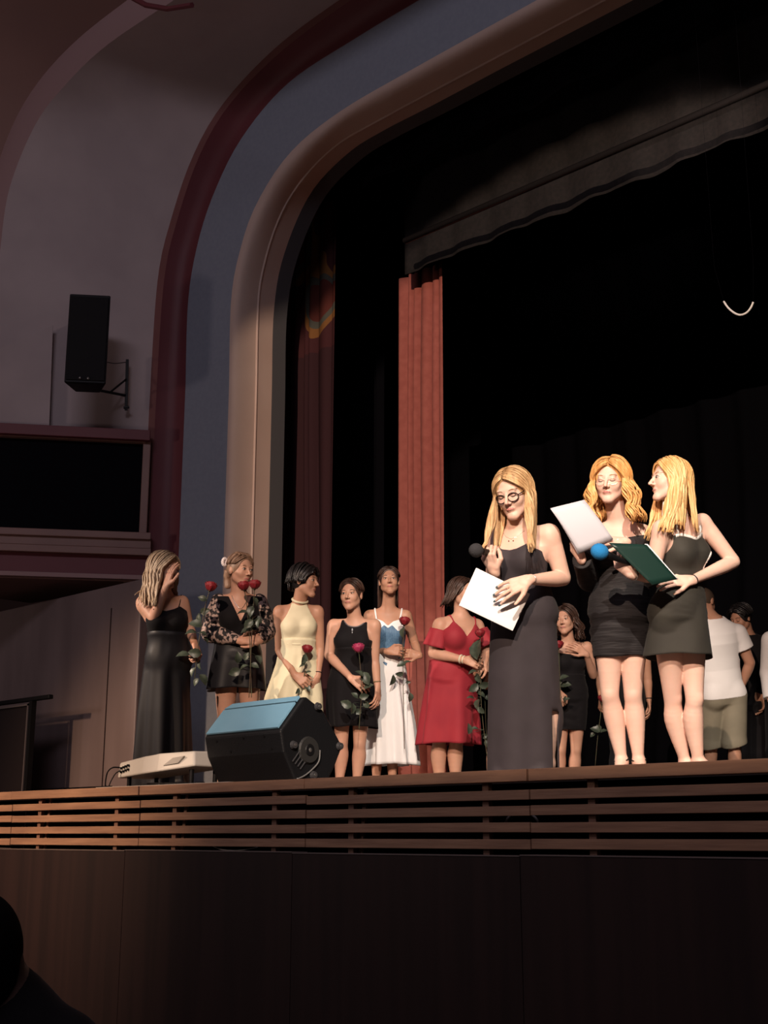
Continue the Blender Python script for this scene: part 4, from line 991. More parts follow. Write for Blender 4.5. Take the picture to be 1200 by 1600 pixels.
# =================================================================== PRESENTER WITH GLASSES, LONG DRESS
def mic(name, label, head, tail, foam, r=.034, group=None):
    root = thing(name, label, 'microphone', tail, group); a = nrm(head - tail)
    mb = MB(); mb.ball(head, (r * .95, r * .95, r * 1.08), (nrm(np.cross(a, UPZ)), np.cross(a, nrm(np.cross(a, UPZ))), a), 18, 12)
    mb.build('foam_windshield', foam, root, smooth=True)
    mb = MB(); L = np.linalg.norm(head - tail)
    mb.tube([head - a * r * .7, head - a * (r + .02), tail + a * .03, tail], [.021, .0165, .0125, .011], 14)
    mb.build('handle', blackp, root, smooth=True); return root
def sheet(name, label, cat, corners, m, t=.002, bend=0.0, extra=None, group=None):
    a, b, c, d_ = [np.array(k) for k in corners]; n_ = nrm(np.cross(b - a, d_ - a)); rows = []
    for i in range(9):
        u = i / 8; rows.append([(a * (1 - u) + b * u) * (1 - v) + (d_ * (1 - u) + c * u) * v + n_ * bend * math.sin(math.pi * v) for v in np.linspace(0, 1, 9)])
    mb = MB(); mb.grid(rows); o = mb.build(name, m, smooth=True); solid(o, t); return tag(o, label, cat, group)
ones = lambda U: np.abs(U)

dA = 6.45
A = Person(dA, dict(neck=(807, 828), sha=(777, 842, .07), shb=(858, 834, -.07), ela=(770, 912, .06), wra=(773, 893, -.15), elb=(880, 904, -.06), wrb=(826, 906, -.26),
    hia=(802, 965, .04), hib=(835, 965, -.04), kna=(802, 1090, .02), knb=(856, 1088, -.03), ana=(804, 1210, .05), anb=(858, 1206, .03)),
    (803, 772, -.04, -24, 22, 4), h=.0042, g=1.10, hs=1.08, skin=skA)
kA = A.hand('b', V(-1, -.42, .04), V(-.2, -.4, -1), 1, curl=(16, 18, 10), spread=.5, tcurl=-.1, sc=1.0)
A.hand('a', V(-.30, .62, .35), V(.5, .25, -.7), -1, curl=(62, 78, 45), spread=.1, tcurl=.7, sc=1.0); gA = A.grip
A.finish('person with dark-blond hair and dark glasses in a floor-length charcoal slip dress')
A.face(down=True, brow=(.20, .115, .06), lips=(.55, .22, .20))
A.cloth('dress_bodice', charc, lambda U, Vv, T: np.maximum((T - np.interp(np.abs(U), [0, .04, .085, .12, .16], [.785, .80, .845, .79, .73])) * A.L, (.16 - T) * A.L), .007)
A.skirt('dress_skirt', charc, [(912, 779, 859), (945, 771, 866), (985, 767, 870), (1060, 764, 871), (1203, 762, 874), (1221, 761, 876)], folds=5, amp=.022, seed=5, slit=(318, 336, P(866, 1108, dA)[2]), depth=.8)
for sg in (-1, 1): A.strap('strap', charc, [(sg * .085, .835, 1), (sg * .092, .90, 1), (sg * .098, .95, 1), (sg * .10, .97, 0), (sg * .098, .93, -1), (sg * .09, .82, -1)], .0035)
A.hair(hrA, [dict(n=46, phi=(62, 180), len=.30, w=.012, vol=.008, bias=.12, part=-.012, th1=100, bsplit=115),
             dict(n=46, phi=(-62, -180), len=.30, w=.012, vol=.008, bias=.12, part=-.012, th1=100, bsplit=115),
             dict(n=16, phi=(40, 70), len=.33, w=.011, vol=.010, bias=.30, part=-.012, temple=60, wave=.25, wf=26, out=.12),
             dict(n=16, phi=(-40, -70), len=.33, w=.011, vol=.010, bias=.30, part=-.012, temple=60, wave=.25, wf=26, out=.12)], seed=3)
# round glasses
def glasses(p, m, rr=.0215, th=.0013, w0=.003, f0=.004, sq=1.0, oval=.92):
    g = MB(); hs = p.hs; f = max((p.on(q * .030, .026, 0) - p.hc) @ p.hf for q in (-1, 1)) / hs + f0
    for q in (-1, 1):
        g.tube([p.HL(q * .031 + rr * sq * math.cos(a), f - .010 * abs(math.cos(a)) * (1 if math.cos(a) * q > 0 else 0), w0 + rr * oval * math.sin(a)) for a in np.linspace(0, 2 * math.pi, 21)], th * hs, 6)
        g.tube([p.HL(q * (.031 + rr * sq), f - .010, w0 + .006), p.HL(q * .074, .04, .008), p.HL(q * .078, -.01, .006)], th * hs, 6)
    g.tube([p.HL(-.031 + rr * sq, f, w0 + .004), p.HL(0, f + .004, w0 + .008), p.HL(.031 - rr * sq, f, w0 + .004)], th * hs, 6)
    return g
tag(glasses(A, 0, .0232, .0026, -.006, .008, 1.08, .85).build('glasses', mat('dark_tortoise', (0.012, 0.005, 0.004), 0.25), smooth=True), 'dark-rimmed round glasses worn by the presenter in the floor-length dress', 'glasses')
A.ringaround('bracelet', silver, A.J['elb'], A.J['wrb'], .93, .05, .0016); A.ringaround('bracelet', silver, A.J['elb'], A.J['wrb'], .87, .05, .0013)
tl = mat('teal_nail_varnish', (0.05, 0.09, 0.11), 0.25)
for i, p_ in enumerate(kA):
    mb = MB(); dn = nrm(p_ - A.J['wrb']); mb.ball(p_ + dn * .002 + V(0, .2, .6) * .004, (.0062, .0062, .0105), (nrm(np.cross(dn, V(0, 0, 1))), nrm(np.cross(dn, nrm(np.cross(dn, V(0, 0, 1))))), dn), 8, 6); mb.build('fingernail', tl, A.o, smooth=True)
mb = MB(); mb.tube([A.B.hit(A.TL(u, .25, t), -A.Fw, .3) + A.Fw * .002 for u, t in ((-.06, .985), (-.03, .93), (0, .905), (.03, .93), (.06, .985))], .0012, 5); mb.build('necklace', silver, A.o, smooth=True)
for u in (-.012, .012): 
    mb = MB(); mb.ball(A.B.hit(A.TL(u, .25, .885), -A.Fw, .3) + A.Fw * .002, .004, n=8, m=6); mb.build('necklace_bead', mat('dark_bead', (.15, .05, .04), .3), A.o, smooth=True)
ma = nrm(P(744, 860, dA - .27) - gA); head = P(744, 860, dA - .25)
mic('microphone', 'black microphone with round dark foam held by the presenter with glasses', head, gA + (gA - head) * .75, mat('dark_foam', (0.030, 0.030, 0.034), 0.95, bump=.4, bscale=200), .037)
paper = mat('white_paper', (0.86, 0.86, 0.88), 0.6)
dp = dA - .235
o = sheet('clipboard', 'large white clipboard sheet held low by the presenter with glasses', 'clipboard', [P(744, 887, dp + .0), P(828, 928, dp + .05), P(801, 986, dp + .02), P(717, 946, dp - .03)], paper, .004); bev(o, .008, 3)

# =================================================================== PRESENTER IN THE MIDDLE, LOOSE PAPERS
dB = 6.6
B = Person(dB, dict(neck=(968, 812), sha=(934, 832, .02), shb=(1003, 833, -.02), ela=(921, 905, .02), wra=(908, 872, -.24), elb=(1012, 900, -.02), wrb=(976, 846, -.24),
    hia=(950, 962), hib=(988, 962), kna=(953, 1085, -.01), knb=(989, 1086, -.01), ana=(972, 1196, 0, .10), anb=(998, 1194, 0, .10)),
    (954, 753, -.05, -14, 10, -3), h=.0042, g=1.02, hs=1.0, skin=skB)
B.hand('a', V(-.30, .85, .15), V(.75, .3, -.5), 1, curl=(35, 40, 25), spread=.2, tcurl=.3)
B.hand('b', V(-1, .03, .12), V(.1, -.6, -.6), 1, curl=(10, 14, 8), spread=.15, tcurl=.2)
B.finish('person with wavy strawberry-blond hair in a short black ruched dress, reading loose papers')
B.face(down=True, brow=(.35, .2, .09), lips=(.50, .20, .18))
B.cloth('dress_bodice', blkr, lambda U, Vv, T: np.maximum((T - np.interp(np.abs(U), [0, .08, .22], [.80, .835, .86])) * B.L, (-.12 - T) * B.L), .008, sleeves=[('a', 1.93, 1.12, 1.15), ('b', 1.93, 1.12, 1.15)])
B.skirt('dress_skirt', blkr, [(895, 939, 1001), (925, 930, 1006), (960, 923, 1012), (990, 922, 1013), (1028, 928, 1006)], folds=3, amp=.006, seed=2, depth=.72, ruch=8, dd=.0)
B.hair(hrB, [dict(n=50, phi=(60, 180), len=.26, w=.014, vol=.022, bias=.10, part=.01, wave=1.0, wf=42, out=.22, bsplit=120),
             dict(n=50, phi=(-60, -180), len=.24, w=.014, vol=.014, bias=.10, part=.01, wave=1.0, wf=42, out=.05, bsplit=120),
             dict(n=14, phi=(40, 65), len=.27, w=.012, vol=.016, bias=.22, part=.01, wave=1.0, wf=42, out=.12),
             dict(n=14, phi=(-40, -65), len=.24, w=.012, vol=.010, bias=.22, part=.01, wave=1.0, wf=42)], seed=8)
tag(glasses(B, 0, .0215, .0011, -.006, .009, 1.1, .75).build('glasses', mat('pale_gold_rim', (0.80, 0.66, 0.50), 0.25, 0.7), smooth=True), 'thin pale-rimmed glasses worn by the presenter reading loose papers', 'glasses')
mb = MB(); mb.ball(B.B.hit(B.TL(-.01, .25, .80), -B.Fw, .3) + B.Fw * .01, .007, n=10, m=8); mb.build('pendant', mat('pearl', (.85, .8, .75), .25), B.o, smooth=True)
dp = dB - .31
for k in range(2):
    o = sheet('paper_sheet', ('top' if k == 0 else 'underlying') + ' loose white paper sheet held up by the strawberry-blond presenter', 'paper', [P(860, 795 - k * 1, dp + .012 * k), P(912 + k, 781, dp + .012 * k + .03), P(958, 842 + k * 2, dp + .012 * k + .02), P(905 - k * 2, 864 + k * 2, dp + .012 * k - .01)], mat('grey_white_paper', (0.56, 0.56, 0.62), 0.6), .0012, -.012, group='paper sheets in the hand')
# strappy sandals
def sandals(p, m=blk):
    for q in 'ab': p.ringaround('ankle_strap', m, p.J['kn' + q], p.J['an' + q], .97, .040, .0035)
sandals(B)

# =================================================================== PRESENTER AT THE RIGHT, GREEN FOLDER
dC = 6.44
C = Person(dC, dict(neck=(1063, 812), sha=(1034, 826, -.12), shb=(1097, 816, .10), ela=(1018, 900, -.12), wra=(985, 897, -.25), elb=(1146, 878, .08), wrb=(1080, 907, -.12),
    hia=(1042, 962, -.05), hib=(1078, 962, .04), kna=(1051, 1092, .04), knb=(1085, 1092, -.02), ana=(1071, 1204, .06), anb=(1091, 1202, .0)),
    (1047, 752, -.01, -66, -4, -2), h=.0042, g=.98, hs=.97, skin=skB)
kC = C.hand('b', V(-1, .04, .15), V(0, -.4, -1), 1, curl=(22, 20, 12), spread=.45, tcurl=-.2)
C.hand('a', V(-.62, .60, .2), V(.4, .5, -.55), -1, curl=(55, 70, 40), spread=.1, tcurl=.6); gC = C.grip
C.finish('person in profile with golden-blond hair, short flared dress trimmed white, holding a folder')
C.face(brow=(.30, .17, .08), lips=(.50, .22, .20))
def cutC(U, Vv, T):
    top = np.interp(U, [-.17, -.10, 0, .10, .17], [.82, .84, .80, .86, .88]); a = (T - top) * C.L
    # side opening at the waist on the arm side
    e = 1 - np.sqrt(((U - .145) / .085) ** 2 + ((T - .54) / .15) ** 2 + np.clip((-Vv - .05) / .05, 0, 9) ** 2)
    return np.maximum(np.maximum(a, e * .06), (-.12 - T) * C.L)
C.cloth('dress_bodice', olive, cutC, .008)
trimw = mat('white_trim', (.82, .80, .77), .6)
def trim(p, name, pts, rad, m=trimw, flat=.5):
    out = [p.K.hit(p.TL(u, .3, t), -p.Fw, .4) + p.Fw * .008 for u, t in pts]
    mb = MB(); mb.tube(catmull(out, 5), rad, 6, flat=flat, upv=p.Fw); return mb.build(name, m, p.o, smooth=True)
trim(C, 'white_trim', [(.122, .68), (.103, .67), (.082, .64), (.067, .595), (.060, .54), (.067, .48), (.085, .43), (.106, .405)], .009)
trim(C, 'white_trim', [(-.115, .83), (-.08, .84), (-.04, .822), (0, .805), (.05, .83), (.085, .85), (.112, .85)], .010)
for sg in (-1, 1): C.strap('strap', trimw, [(sg * .09, .86, 1), (sg * .10, .93, 1), (sg * .105, .97, 0), (sg * .10, .93, -1), (sg * .09, .85, -1)], .006)
C.skirt('dress_skirt', olive, [(915, 1029, 1094), (940, 1023, 1101), (965, 1016, 1106), (1000, 1007, 1112), (1027, 1001, 1117)], folds=4, amp=.022, seed=4, depth=.85)
C.hair(hrC, [dict(n=54, phi=(58, 180), len=.25, w=.013, vol=.006, bias=.10, bsplit=120, out=.0, wave=.12),
             dict(n=54, phi=(-58, -180), len=.25, w=.013, vol=.006, bias=.10, bsplit=120, out=.0, wave=.12),
             dict(n=22, phi=(64, 110), len=.30, w=.013, vol=.012, bias=.36, bsplit=120, wave=.25, wf=30, temple=70),
             dict(n=22, phi=(-60, -110), len=.30, w=.013, vol=.012, bias=.34, bsplit=120, wave=.25, wf=30, temple=70)], seed=12, hair_line=.060)
C.ringaround('wristband', blk, C.J['elb'], C.J['wrb'], .95, .05, .0032)
C.ringaround('bracelet', silver, C.J['ela'], C.J['wra'], .86, .06, .004)
mic('microphone', 'black microphone with round bright blue foam held by the presenter with the folder', P(937, 862, dC - .34), P(993, 884, dC - .26), mat('blue_foam', (0.015, 0.20, 0.50), 0.95, bump=.4, bscale=200), .042)
folder = thing('folder', 'dark green folder held open by the golden-blond presenter', 'folder', P(1010, 880, dC - .3))
dp = dC - .30
o = sheet('cover', None, None, [P(951, 848, dp), P(1010, 851, dp + .03), P(1058, 905, dp + .03), P(1019, 914, dp - .02)], mat('dark_green_card', (0.008, 0.030, 0.024), 0.4), .003); o.parent = folder; o.matrix_parent_inverse = Matrix.Translation(-folder.location)
o = sheet('inner_sheet', None, None, [P(1007, 850, dp + .034), P(1012, 850, dp + .034), P(1060, 905, dp + .034), P(1055, 906, dp + .034)], paper, .0012); o.parent = folder; o.matrix_parent_inverse = Matrix.Translation(-folder.location)

# =================================================================== THE ROW OF GIRLS WITH ROSES
dn_ = 8.4
G1 = Person(dn_, dict(neck=(259, 932), sha=(224, 941, -.02), shb=(284, 941, .02), ela=(240, 966, -.10), wra=(259, 918, -.14), elb=(295, 980, .03), wrb=(304, 1006, -.04),
    hia=(252, 1037), hib=(277, 1037), kna=(252, 1140), knb=(277, 1140), ana=(252, 1220), anb=(278, 1220)), (257, 892, 0, 52, 8, 0), g=.98, hs=1.0, skin=skC, h=.0055)
G1.hand('a', V(.22, .95, .1), V(.6, -.1, -.6), -1, curl=(12, 14, 10), spread=.2, tcurl=.1)
G1.hand('b', V(.35, -.75, .4), V(-.7, 0, -.4), 1, curl=(50, 60, 40), tcurl=.5)
G1.finish('person with ash-blond hair in a long black dress covering the face with a hand')
G1.face(lips=(.42, .16, .14))
G1.cloth('dress_bodice', blk, lambda U, Vv, T: np.maximum((T - np.interp(np.abs(U), [0, .05, .09, .15], [.80, .82, .85, .74])) * G1.L, (-.12 - T) * G1.L), .007)
for sg in (-1, 1): G1.strap('strap', blk, [(sg * .08, .84, 1), (sg * .092, .92, 1), (sg * .10, .97, 0), (sg * .095, .92, -1), (sg * .085, .82, -1)], .003)
G1.skirt('dress_skirt', blks, [(990, 237, 287), (1010, 232, 291), (1050, 224, 294), (1110, 217, 297), (1180, 211, 299), (1236, 208, 300)], folds=6, amp=.05, seed=9, depth=.8)
G1.hair(hr1, [dict(n=40, phi=(60, 180), len=.22, w=.014, vol=.012, wave=.5, bias=.0), dict(n=44, phi=(-50, -180), len=.26, w=.014, vol=.016, wave=.5, bias=.05, out=.1)], seed=21)

dn_ = 8.66
G2 = Person(dn_, dict(neck=(374, 928), sha=(342, 940, -.03), shb=(405, 940, .03), ela=(331, 988, -.03), wra=(376, 1001, -.17), elb=(414, 986, .0), wrb=(404, 1001, -.16),
    hia=(354, 1036), hib=(388, 1036), kna=(352, 1140), knb=(392, 1140), ana=(352, 1225), anb=(392, 1225)), (375, 892, -.02, 38, 6, 0), g=1.04, hs=1.0, skin=skC)
G2.hand('a', V(.95, .12, .2), V(0, -.2, -1), 1, curl=(35, 45, 30), tcurl=.2); G2.hand('b', V(-.9, .15, .3), V(0, -.2, -1), 1, curl=(45, 50, 30), tcurl=.3)
G2.finish('person with pinned-up light-brown hair and a white scrunchie, black playsuit with sheer lace sleeves')
G2.face(lips=(.42, .14, .13))
def cutG2(U, Vv, T):
    vneck = np.where(Vv > 0, (T - (.62 + np.abs(U) * 4.6)) * G2.L, -1.0)
    return np.maximum(np.maximum(np.maximum((T - .97) * G2.L, vneck), (-.12 - T) * G2.L), (np.abs(U) - .155))
G2.cloth('playsuit_top', blk, cutG2, .010)
lace = mat('black_lace', (0.06, 0.045, 0.045), 0.7)
nt = lace.node_tree; b = nt.nodes['Principled BSDF']; tc = nt.nodes.new('ShaderNodeTexCoord'); vz = nt.nodes.new('ShaderNodeTexNoise'); vz.inputs['Scale'].default_value = 38; vz.inputs['Detail'].default_value = 1.5
cr = nt.nodes.new('ShaderNodeValToRGB'); cr.color_ramp.elements[0].position = .47; cr.color_ramp.elements[0].color = (.012, .010, .012, 1); cr.color_ramp.elements[1].position = .56; cr.color_ramp.elements[1].color = (.42, .30, .26, 1)
nt.links.new(tc.outputs['Object'], vz.inputs[0]); nt.links.new(vz.outputs[0], cr.inputs[0]); nt.links.new(cr.outputs[0], b.inputs['Base Color'])
def puff(p, q, r0=.055, r1=.07, e=.86, name='sleeve', m=None):
    sh, el, wr = p.J['sh' + q], p.J['el' + q], p.J['wr' + q]
    F = Field(np.minimum(np.minimum(sh, el), wr) - .13, np.maximum(np.maximum(sh, el), wr) + .13, p.h)
    F.seg(sh, sh + (el - sh) * .5, r0, r1, .02); F.seg(sh + (el - sh) * .5, el, r1, r1 * .98, .02); F.seg(el, el + (wr - el) * e * .5, r1 * .98, r1 * .82, .02); F.seg(el + (wr - el) * e * .5, el + (wr - el) * e, r1 * .82, .033, .02)
    return fobj(name, F, m or lace, p.o)
for q in 'ab': tag(puff(G2, q), label='sheer black lace sleeve')
G2.skirt('playsuit_shorts', blks, [(995, 336, 402), (1010, 334, 406), (1040, 327, 411), (1078, 320, 416)], folds=5, amp=.04, seed=3, depth=.8)
def updo(s, mb):
    for k in range(16):
        a = k / 16 * 6.28; mb.ball(s.HL(.03 * math.cos(a) * .8 - .01, -.085 + .01 * math.sin(2 * a), .045 + .03 * math.sin(a)), (.022, .022, .020), n=10, m=6)
    for k in range(7): mb.tube(catmull([s.HL(-.05 + .016 * k, .05 - .002 * k, .10), s.HL(-.04 + .013 * k, .0, .118), s.HL(-.02 + .01 * k, -.07, .08)], 4), .011, 6)
    mb.tube(catmull([s.HL(-.03, -.085, .0), s.HL(-.02, -.105, -.05), s.HL(-.01, -.10, -.12)], 5), [.03] * 5 + [.024] * 5 + [.012], 8)
G2.hair(hr2, [dict(n=26, phi=(62, 180), len=.0, w=.012, th1=84, vol=.002), dict(n=26, phi=(-62, -180), len=.0, w=.012, th1=84, vol=.002)], extra=updo, seed=31, capcut=-.045)
mb = MB(); c = P(351, 878, dn_ - .02)
for k in range(12):
    a = k / 12 * 6.28; mb.ball(c + G2.hw * .022 * math.sin(a) + G2.hu * .016 * math.cos(a), .0115, n=8, m=6)
mb.build('scrunchie', mat('white_fluff', (.75, .68, .68), .9), G2.o, smooth=True)
mb = MB(); mb.tube(catmull([G2.B.hit(G2.TL(u, .25, t), -G2.Fw, .3) + G2.Fw * .003 for u, t in ((-.055, .98), (-.035, .88), (0, .80), (.035, .88), (.055, .98))], 4), .0022, 5); mb.build('necklace', silver, G2.o, smooth=True)

dn_ = 9.05
G3 = Person(dn_, dict(neck=(467, 943), sha=(437, 955, -.02), shb=(496, 955, .02), ela=(437, 1017, -.02), wra=(461, 1055, -.15), elb=(500, 1013, .02), wrb=(496, 1058, -.06),
    hia=(450, 1045), hib=(480, 1045), kna=(450, 1145), knb=(482, 1145), ana=(450, 1228), anb=(482, 1228)), (476, 909, -.02, 62, 4, 0), g=.92, hs=.98, skin=skD, bust=.9)
G3.hand('a', V(.75, -.55, .2), V(.1, -.2, -1), 1, curl=(45, 50, 30), tcurl=.3); G3.hand('b', V(-.35, -.9, .1), V(-.7, 0, -.5), 1, curl=(30, 30, 20), tcurl=.2)
G3.finish('person with short black hair in a cream halter-neck dress behind the wedge monitor')
G3.face(brow=(.02, .015, .015), lips=(.36, .14, .12))
G3.cloth('dress_bodice', creamcl, lambda U, Vv, T: np.maximum(np.maximum((T - 1.01) * G3.L, (np.abs(U) - np.interp(T, [.60, .68, .85, .95, 1.0], [.2, .135, .085, .062, .055]))), (-.12 - T) * G3.L), .010)
G3.ringaround('collar', creamcl, G3.neck - G3.T * .02, G3.HL(0, -.018, -.055), .35, .10, .009)
G3.skirt('dress_skirt', creamcl, [(1000, 443, 490), (1012, 440, 492), (1050, 428, 500), (1090, 415, 506), (1160, 410, 510)], folds=7, amp=.05, seed=6, depth=.8)
G3.ringaround('waistband', creamcl, G3.TL(0, 0, .30), G3.TL(0, 0, .50), .5, .22, .010, F=G3.K)
G3.hair(hrD, [dict(n=30, phi=(45, 180), len=.035, w=.014, vol=.022, th1=92, wave=.6), dict(n=30, phi=(-45, -180), len=.035, w=.014, vol=.022, th1=92, wave=.6),
              dict(n=12, phi=(-30, 50), len=.03, w=.013, vol=.02, th1=60, temple=25), dict(n=10, phi=(150, 210), len=.07, w=.012, vol=.004, th1=96)], seed=41, capr=(.084, .105, .10))
G3.ringaround('bracelet', blk, G3.J['elb'], G3.J['wrb'], .84, .05, .003)

dn_ = 9.25
G4 = Person(dn_, dict(neck=(556, 967), sha=(522, 977, .03), shb=(585, 977, -.03), ela=(514, 1024, .0), wra=(549, 1060, -.19), elb=(585, 1032, -.03), wrb=(590, 1074, -.08),
    hia=(533, 1064), hib=(566, 1064), kna=(534, 1160), knb=(562, 1162), ana=(530, 1230), anb=(557, 1231)), (549, 930, -.02, -18, 4, 0), g=1.0, hs=1.0, skin=skC, bust=1.05)
G4.hand('a', V(.85, -.55, .15), V(0, -.3, -1), 1, curl=(30, 30, 20), tcurl=.2, spread=.3); G4.hand('b', V(0, -1, .1), V(-.7, 0, -.4), 1, curl=(25, 28, 20), tcurl=.2)
G4.finish('person with tied-back dark hair in a knee-length sleeveless black dress holding a magenta rose')
G4.face(brow=(.08, .05, .03), lips=(.42, .16, .14))
G4.cloth('dress_bodice', blk, lambda U, Vv, T: np.maximum(np.maximum((T - np.interp(np.abs(U), [0, .05, .08], [.88, .91, .97])) * G4.L, np.abs(U) - np.interp(T, [.62, .7, .85, .95], [.2, .125, .10, .095])), (-.12 - T) * G4.L), .010)
G4.skirt('dress_skirt', blk, [(1015, 533, 586), (1035, 522, 586), (1064, 512, 588), (1100, 509, 590), (1137, 511, 592)], folds=5, amp=.035, seed=13, depth=.78)
G4.hair(hrE, [dict(n=26, phi=(55, 180), len=.0, w=.012, th1=88, vol=.001), dict(n=26, phi=(-55, -180), len=.0, w=.012, th1=88, vol=.001)], seed=51, capcut=-.05,
        extra=lambda s, mb: mb.tube(catmull([s.HL(0, -.09, .02), s.HL(0, -.125, -.01), s.HL(.0, -.11, -.10)], 4), [.03] * 4 + [.026] * 4 + [.01], 8))
G4.strap('neck_trim', mat('grey_trim', (.12, .11, .12), .5), [(-.075, .955, 1), (-.04, .90, 1), (0, .885, 1), (.04, .90, 1), (.075, .955, 1)], .005, lift=.010)
mb = MB(); c = G4.B.hit(G4.TL(0, .25, .84), -G4.Fw, .3) + G4.Fw * .014; mb.ball(c, (.008, .004, .012), n=8, m=6); mb.ball(c - UPZ * .022, (.006, .004, .010), n=8, m=6); mb.build('pendant', mat('grey_stone', (.3, .32, .35), .2), G4.o, smooth=True)
G4.ringaround('bracelet', mat('olive_band', (.2, .16, .08), .4, .3), G4.J['elb'], G4.J['wrb'], .8, .05, .004)

dn_ = 9.5
G5 = Person(dn_, dict(neck=(607, 948), sha=(578, 962, .0), shb=(634, 962, .0), ela=(579, 1016, .06), wra=(606, 1018, -.16), elb=(648, 1006, .02), wrb=(655, 1024, -.12),
    hia=(590, 1064), hib=(618, 1064), kna=(589, 1150), knb=(613, 1150), ana=(588, 1226), anb=(613, 1226)), (608, 909, -.02, 2, -4, 2), g=.93, hs=.95, skin=skD, bust=.95)
G5.hand('a', V(.95, .05, .2), V(0, -.2, -1), 1, curl=(40, 45, 30), tcurl=.3); G5.hand('b', V(-.95, .15, .3), V(0, -.2, -1), 1, curl=(40, 45, 30), tcurl=.3)
G5.finish('person with smooth dark hair in a blue corset over a long white dress')
G5.face(brow=(.04, .025, .02), lips=(.38, .12, .11))
G5.cloth('dress_top', whitecl, lambda U, Vv, T: np.maximum((T - np.interp(np.abs(U), [0, .04, .08, .12, .15], [.76, .82, .84, .80, .72])) * G5.L, (-.12 - T) * G5.L), .007)
denim = mat('blue_corset_denim', (0.055, 0.13, 0.24), 0.6, noise=(30, (0.11, 0.22, 0.36), 3), stretch=(6, 6, .5))
G5.cloth('corset', denim, lambda U, Vv, T: np.maximum((T - np.interp(np.abs(U), [0, .03, .07, .12, .15], [.73, .77, .70, .70, .66])) * G5.L, (np.interp(np.abs(U), [0, .05, .15], [.20, .30, .34]) - T) * G5.L), .012)
for sg in (-1, 1): G5.strap('strap', whitecl, [(sg * .085, .83, 1), (sg * .095, .92, 1), (sg * .10, .97, 0), (sg * .095, .92, -1), (sg * .085, .82, -1)], .007)
G5.skirt('dress_skirt', whitecl, [(1022, 587, 627), (1040, 583, 631), (1080, 577, 640), (1130, 572, 649), (1195, 569, 656)], folds=8, amp=.075, seed=17, depth=.85, sharp=.9)
G5.hair(hrE, [dict(n=22, phi=(60, 125), len=.0, w=.012, th1=80, vol=.001), dict(n=22, phi=(-60, -125), len=.0, w=.012, th1=80, vol=.001), dict(n=20, phi=(-115, -180), len=.22, w=.012, th1=94, vol=.002, bias=-.3, bsplit=180), dict(n=16, phi=(130, 180), len=.16, w=.012, th1=94, vol=.002, bias=-.3, bsplit=180)], seed=61, capcut=-.045)

dn_ = 9.32
G6 = Person(dn_, dict(neck=(722, 960), sha=(688, 976, -.06), shb=(745, 978, .06), ela=(677, 1021, -.08), wra=(726, 1031, -.20), elb=(762, 1018, .02), wrb=(757, 1034, -.12),
    hia=(690, 1062), hib=(722, 1062), kna=(686, 1160), knb=(713, 1160), ana=(687, 1234), anb=(712, 1234)), (722, 928, -.0, 50, 2, 0), g=1.12, hs=1.0, skin=skC, bust=1.15)
G6.hand('a', V(.9, -.25, .2), V(0, -.2, -1), 1, curl=(35, 45, 30), tcurl=.2); G6.hand('b', V(-.6, -.7, .3), V(.2, -.2, -1), 1, curl=(45, 50, 30), tcurl=.3)
G6.finish('person with long dark hair in a red off-the-shoulder dress left of the presenter with glasses')
G6.face(lips=(.42, .14, .13))
G6.cloth('dress_bodice', redcl, lambda U, Vv, T: np.maximum((T - np.interp(np.abs(U), [0, .04, .09, .13, .17], [.70, .80, .90, .80, .72])) * G6.L, (-.12 - T) * G6.L), .009)
for q, mm_ in (('a', 1), ('b', 1)):
    sh, el = G6.J['sh' + q], G6.J['el' + q]; dr = nrm(el - sh); e = nrm(np.cross(dr, [0.1, .9, .2])); f_ = np.cross(dr, e); rows = []
    for j in range(10):
        t = j / 9; c = sh + dr * (.035 + .13 * t); rr = .066 + .022 * t
        rows.append([c + (e * math.cos(a) + f_ * math.sin(a)) * (rr + .006 * t * math.sin(7 * a)) for a in np.linspace(0, 2 * math.pi, 40, endpoint=False)])
    mb = MB(); mb.grid(rows, closed=True); o = mb.build('sleeve', redcl, G6.o, smooth=True); solid(o, .003)
for sg in (-1, 1): G6.strap('strap', redcl, [(sg * .09, .89, 1), (sg * .098, .95, 1), (sg * .10, .975, 0), (sg * .098, .92, -1), (sg * .09, .82, -1)], .006)
G6.skirt('dress_skirt', redcl, [(1032, 671, 739), (1050, 669, 741), (1090, 662, 745), (1130, 656, 748), (1163, 652, 749)], folds=6, amp=.05, seed=19, depth=.8)
G6.hair(hrE, [dict(n=34, phi=(62, 180), len=.10, w=.013, th1=94, vol=.006, bias=-.5, bsplit=180), dict(n=40, phi=(-62, -180), len=.10, w=.013, th1=94, vol=.006, bias=-.5, bsplit=180, out=.3)], seed=71)
G6.ringaround('wristwatch', mat('cream_strap', (.68, .62, .48), .4), G6.J['ela'], G6.J['wra'], .88, .06, .007)
G6.ringaround('bracelet', mat('cream_strap', (.68, .62, .48), .4), G6.J['ela'], G6.J['wra'], .97, .06, .005)

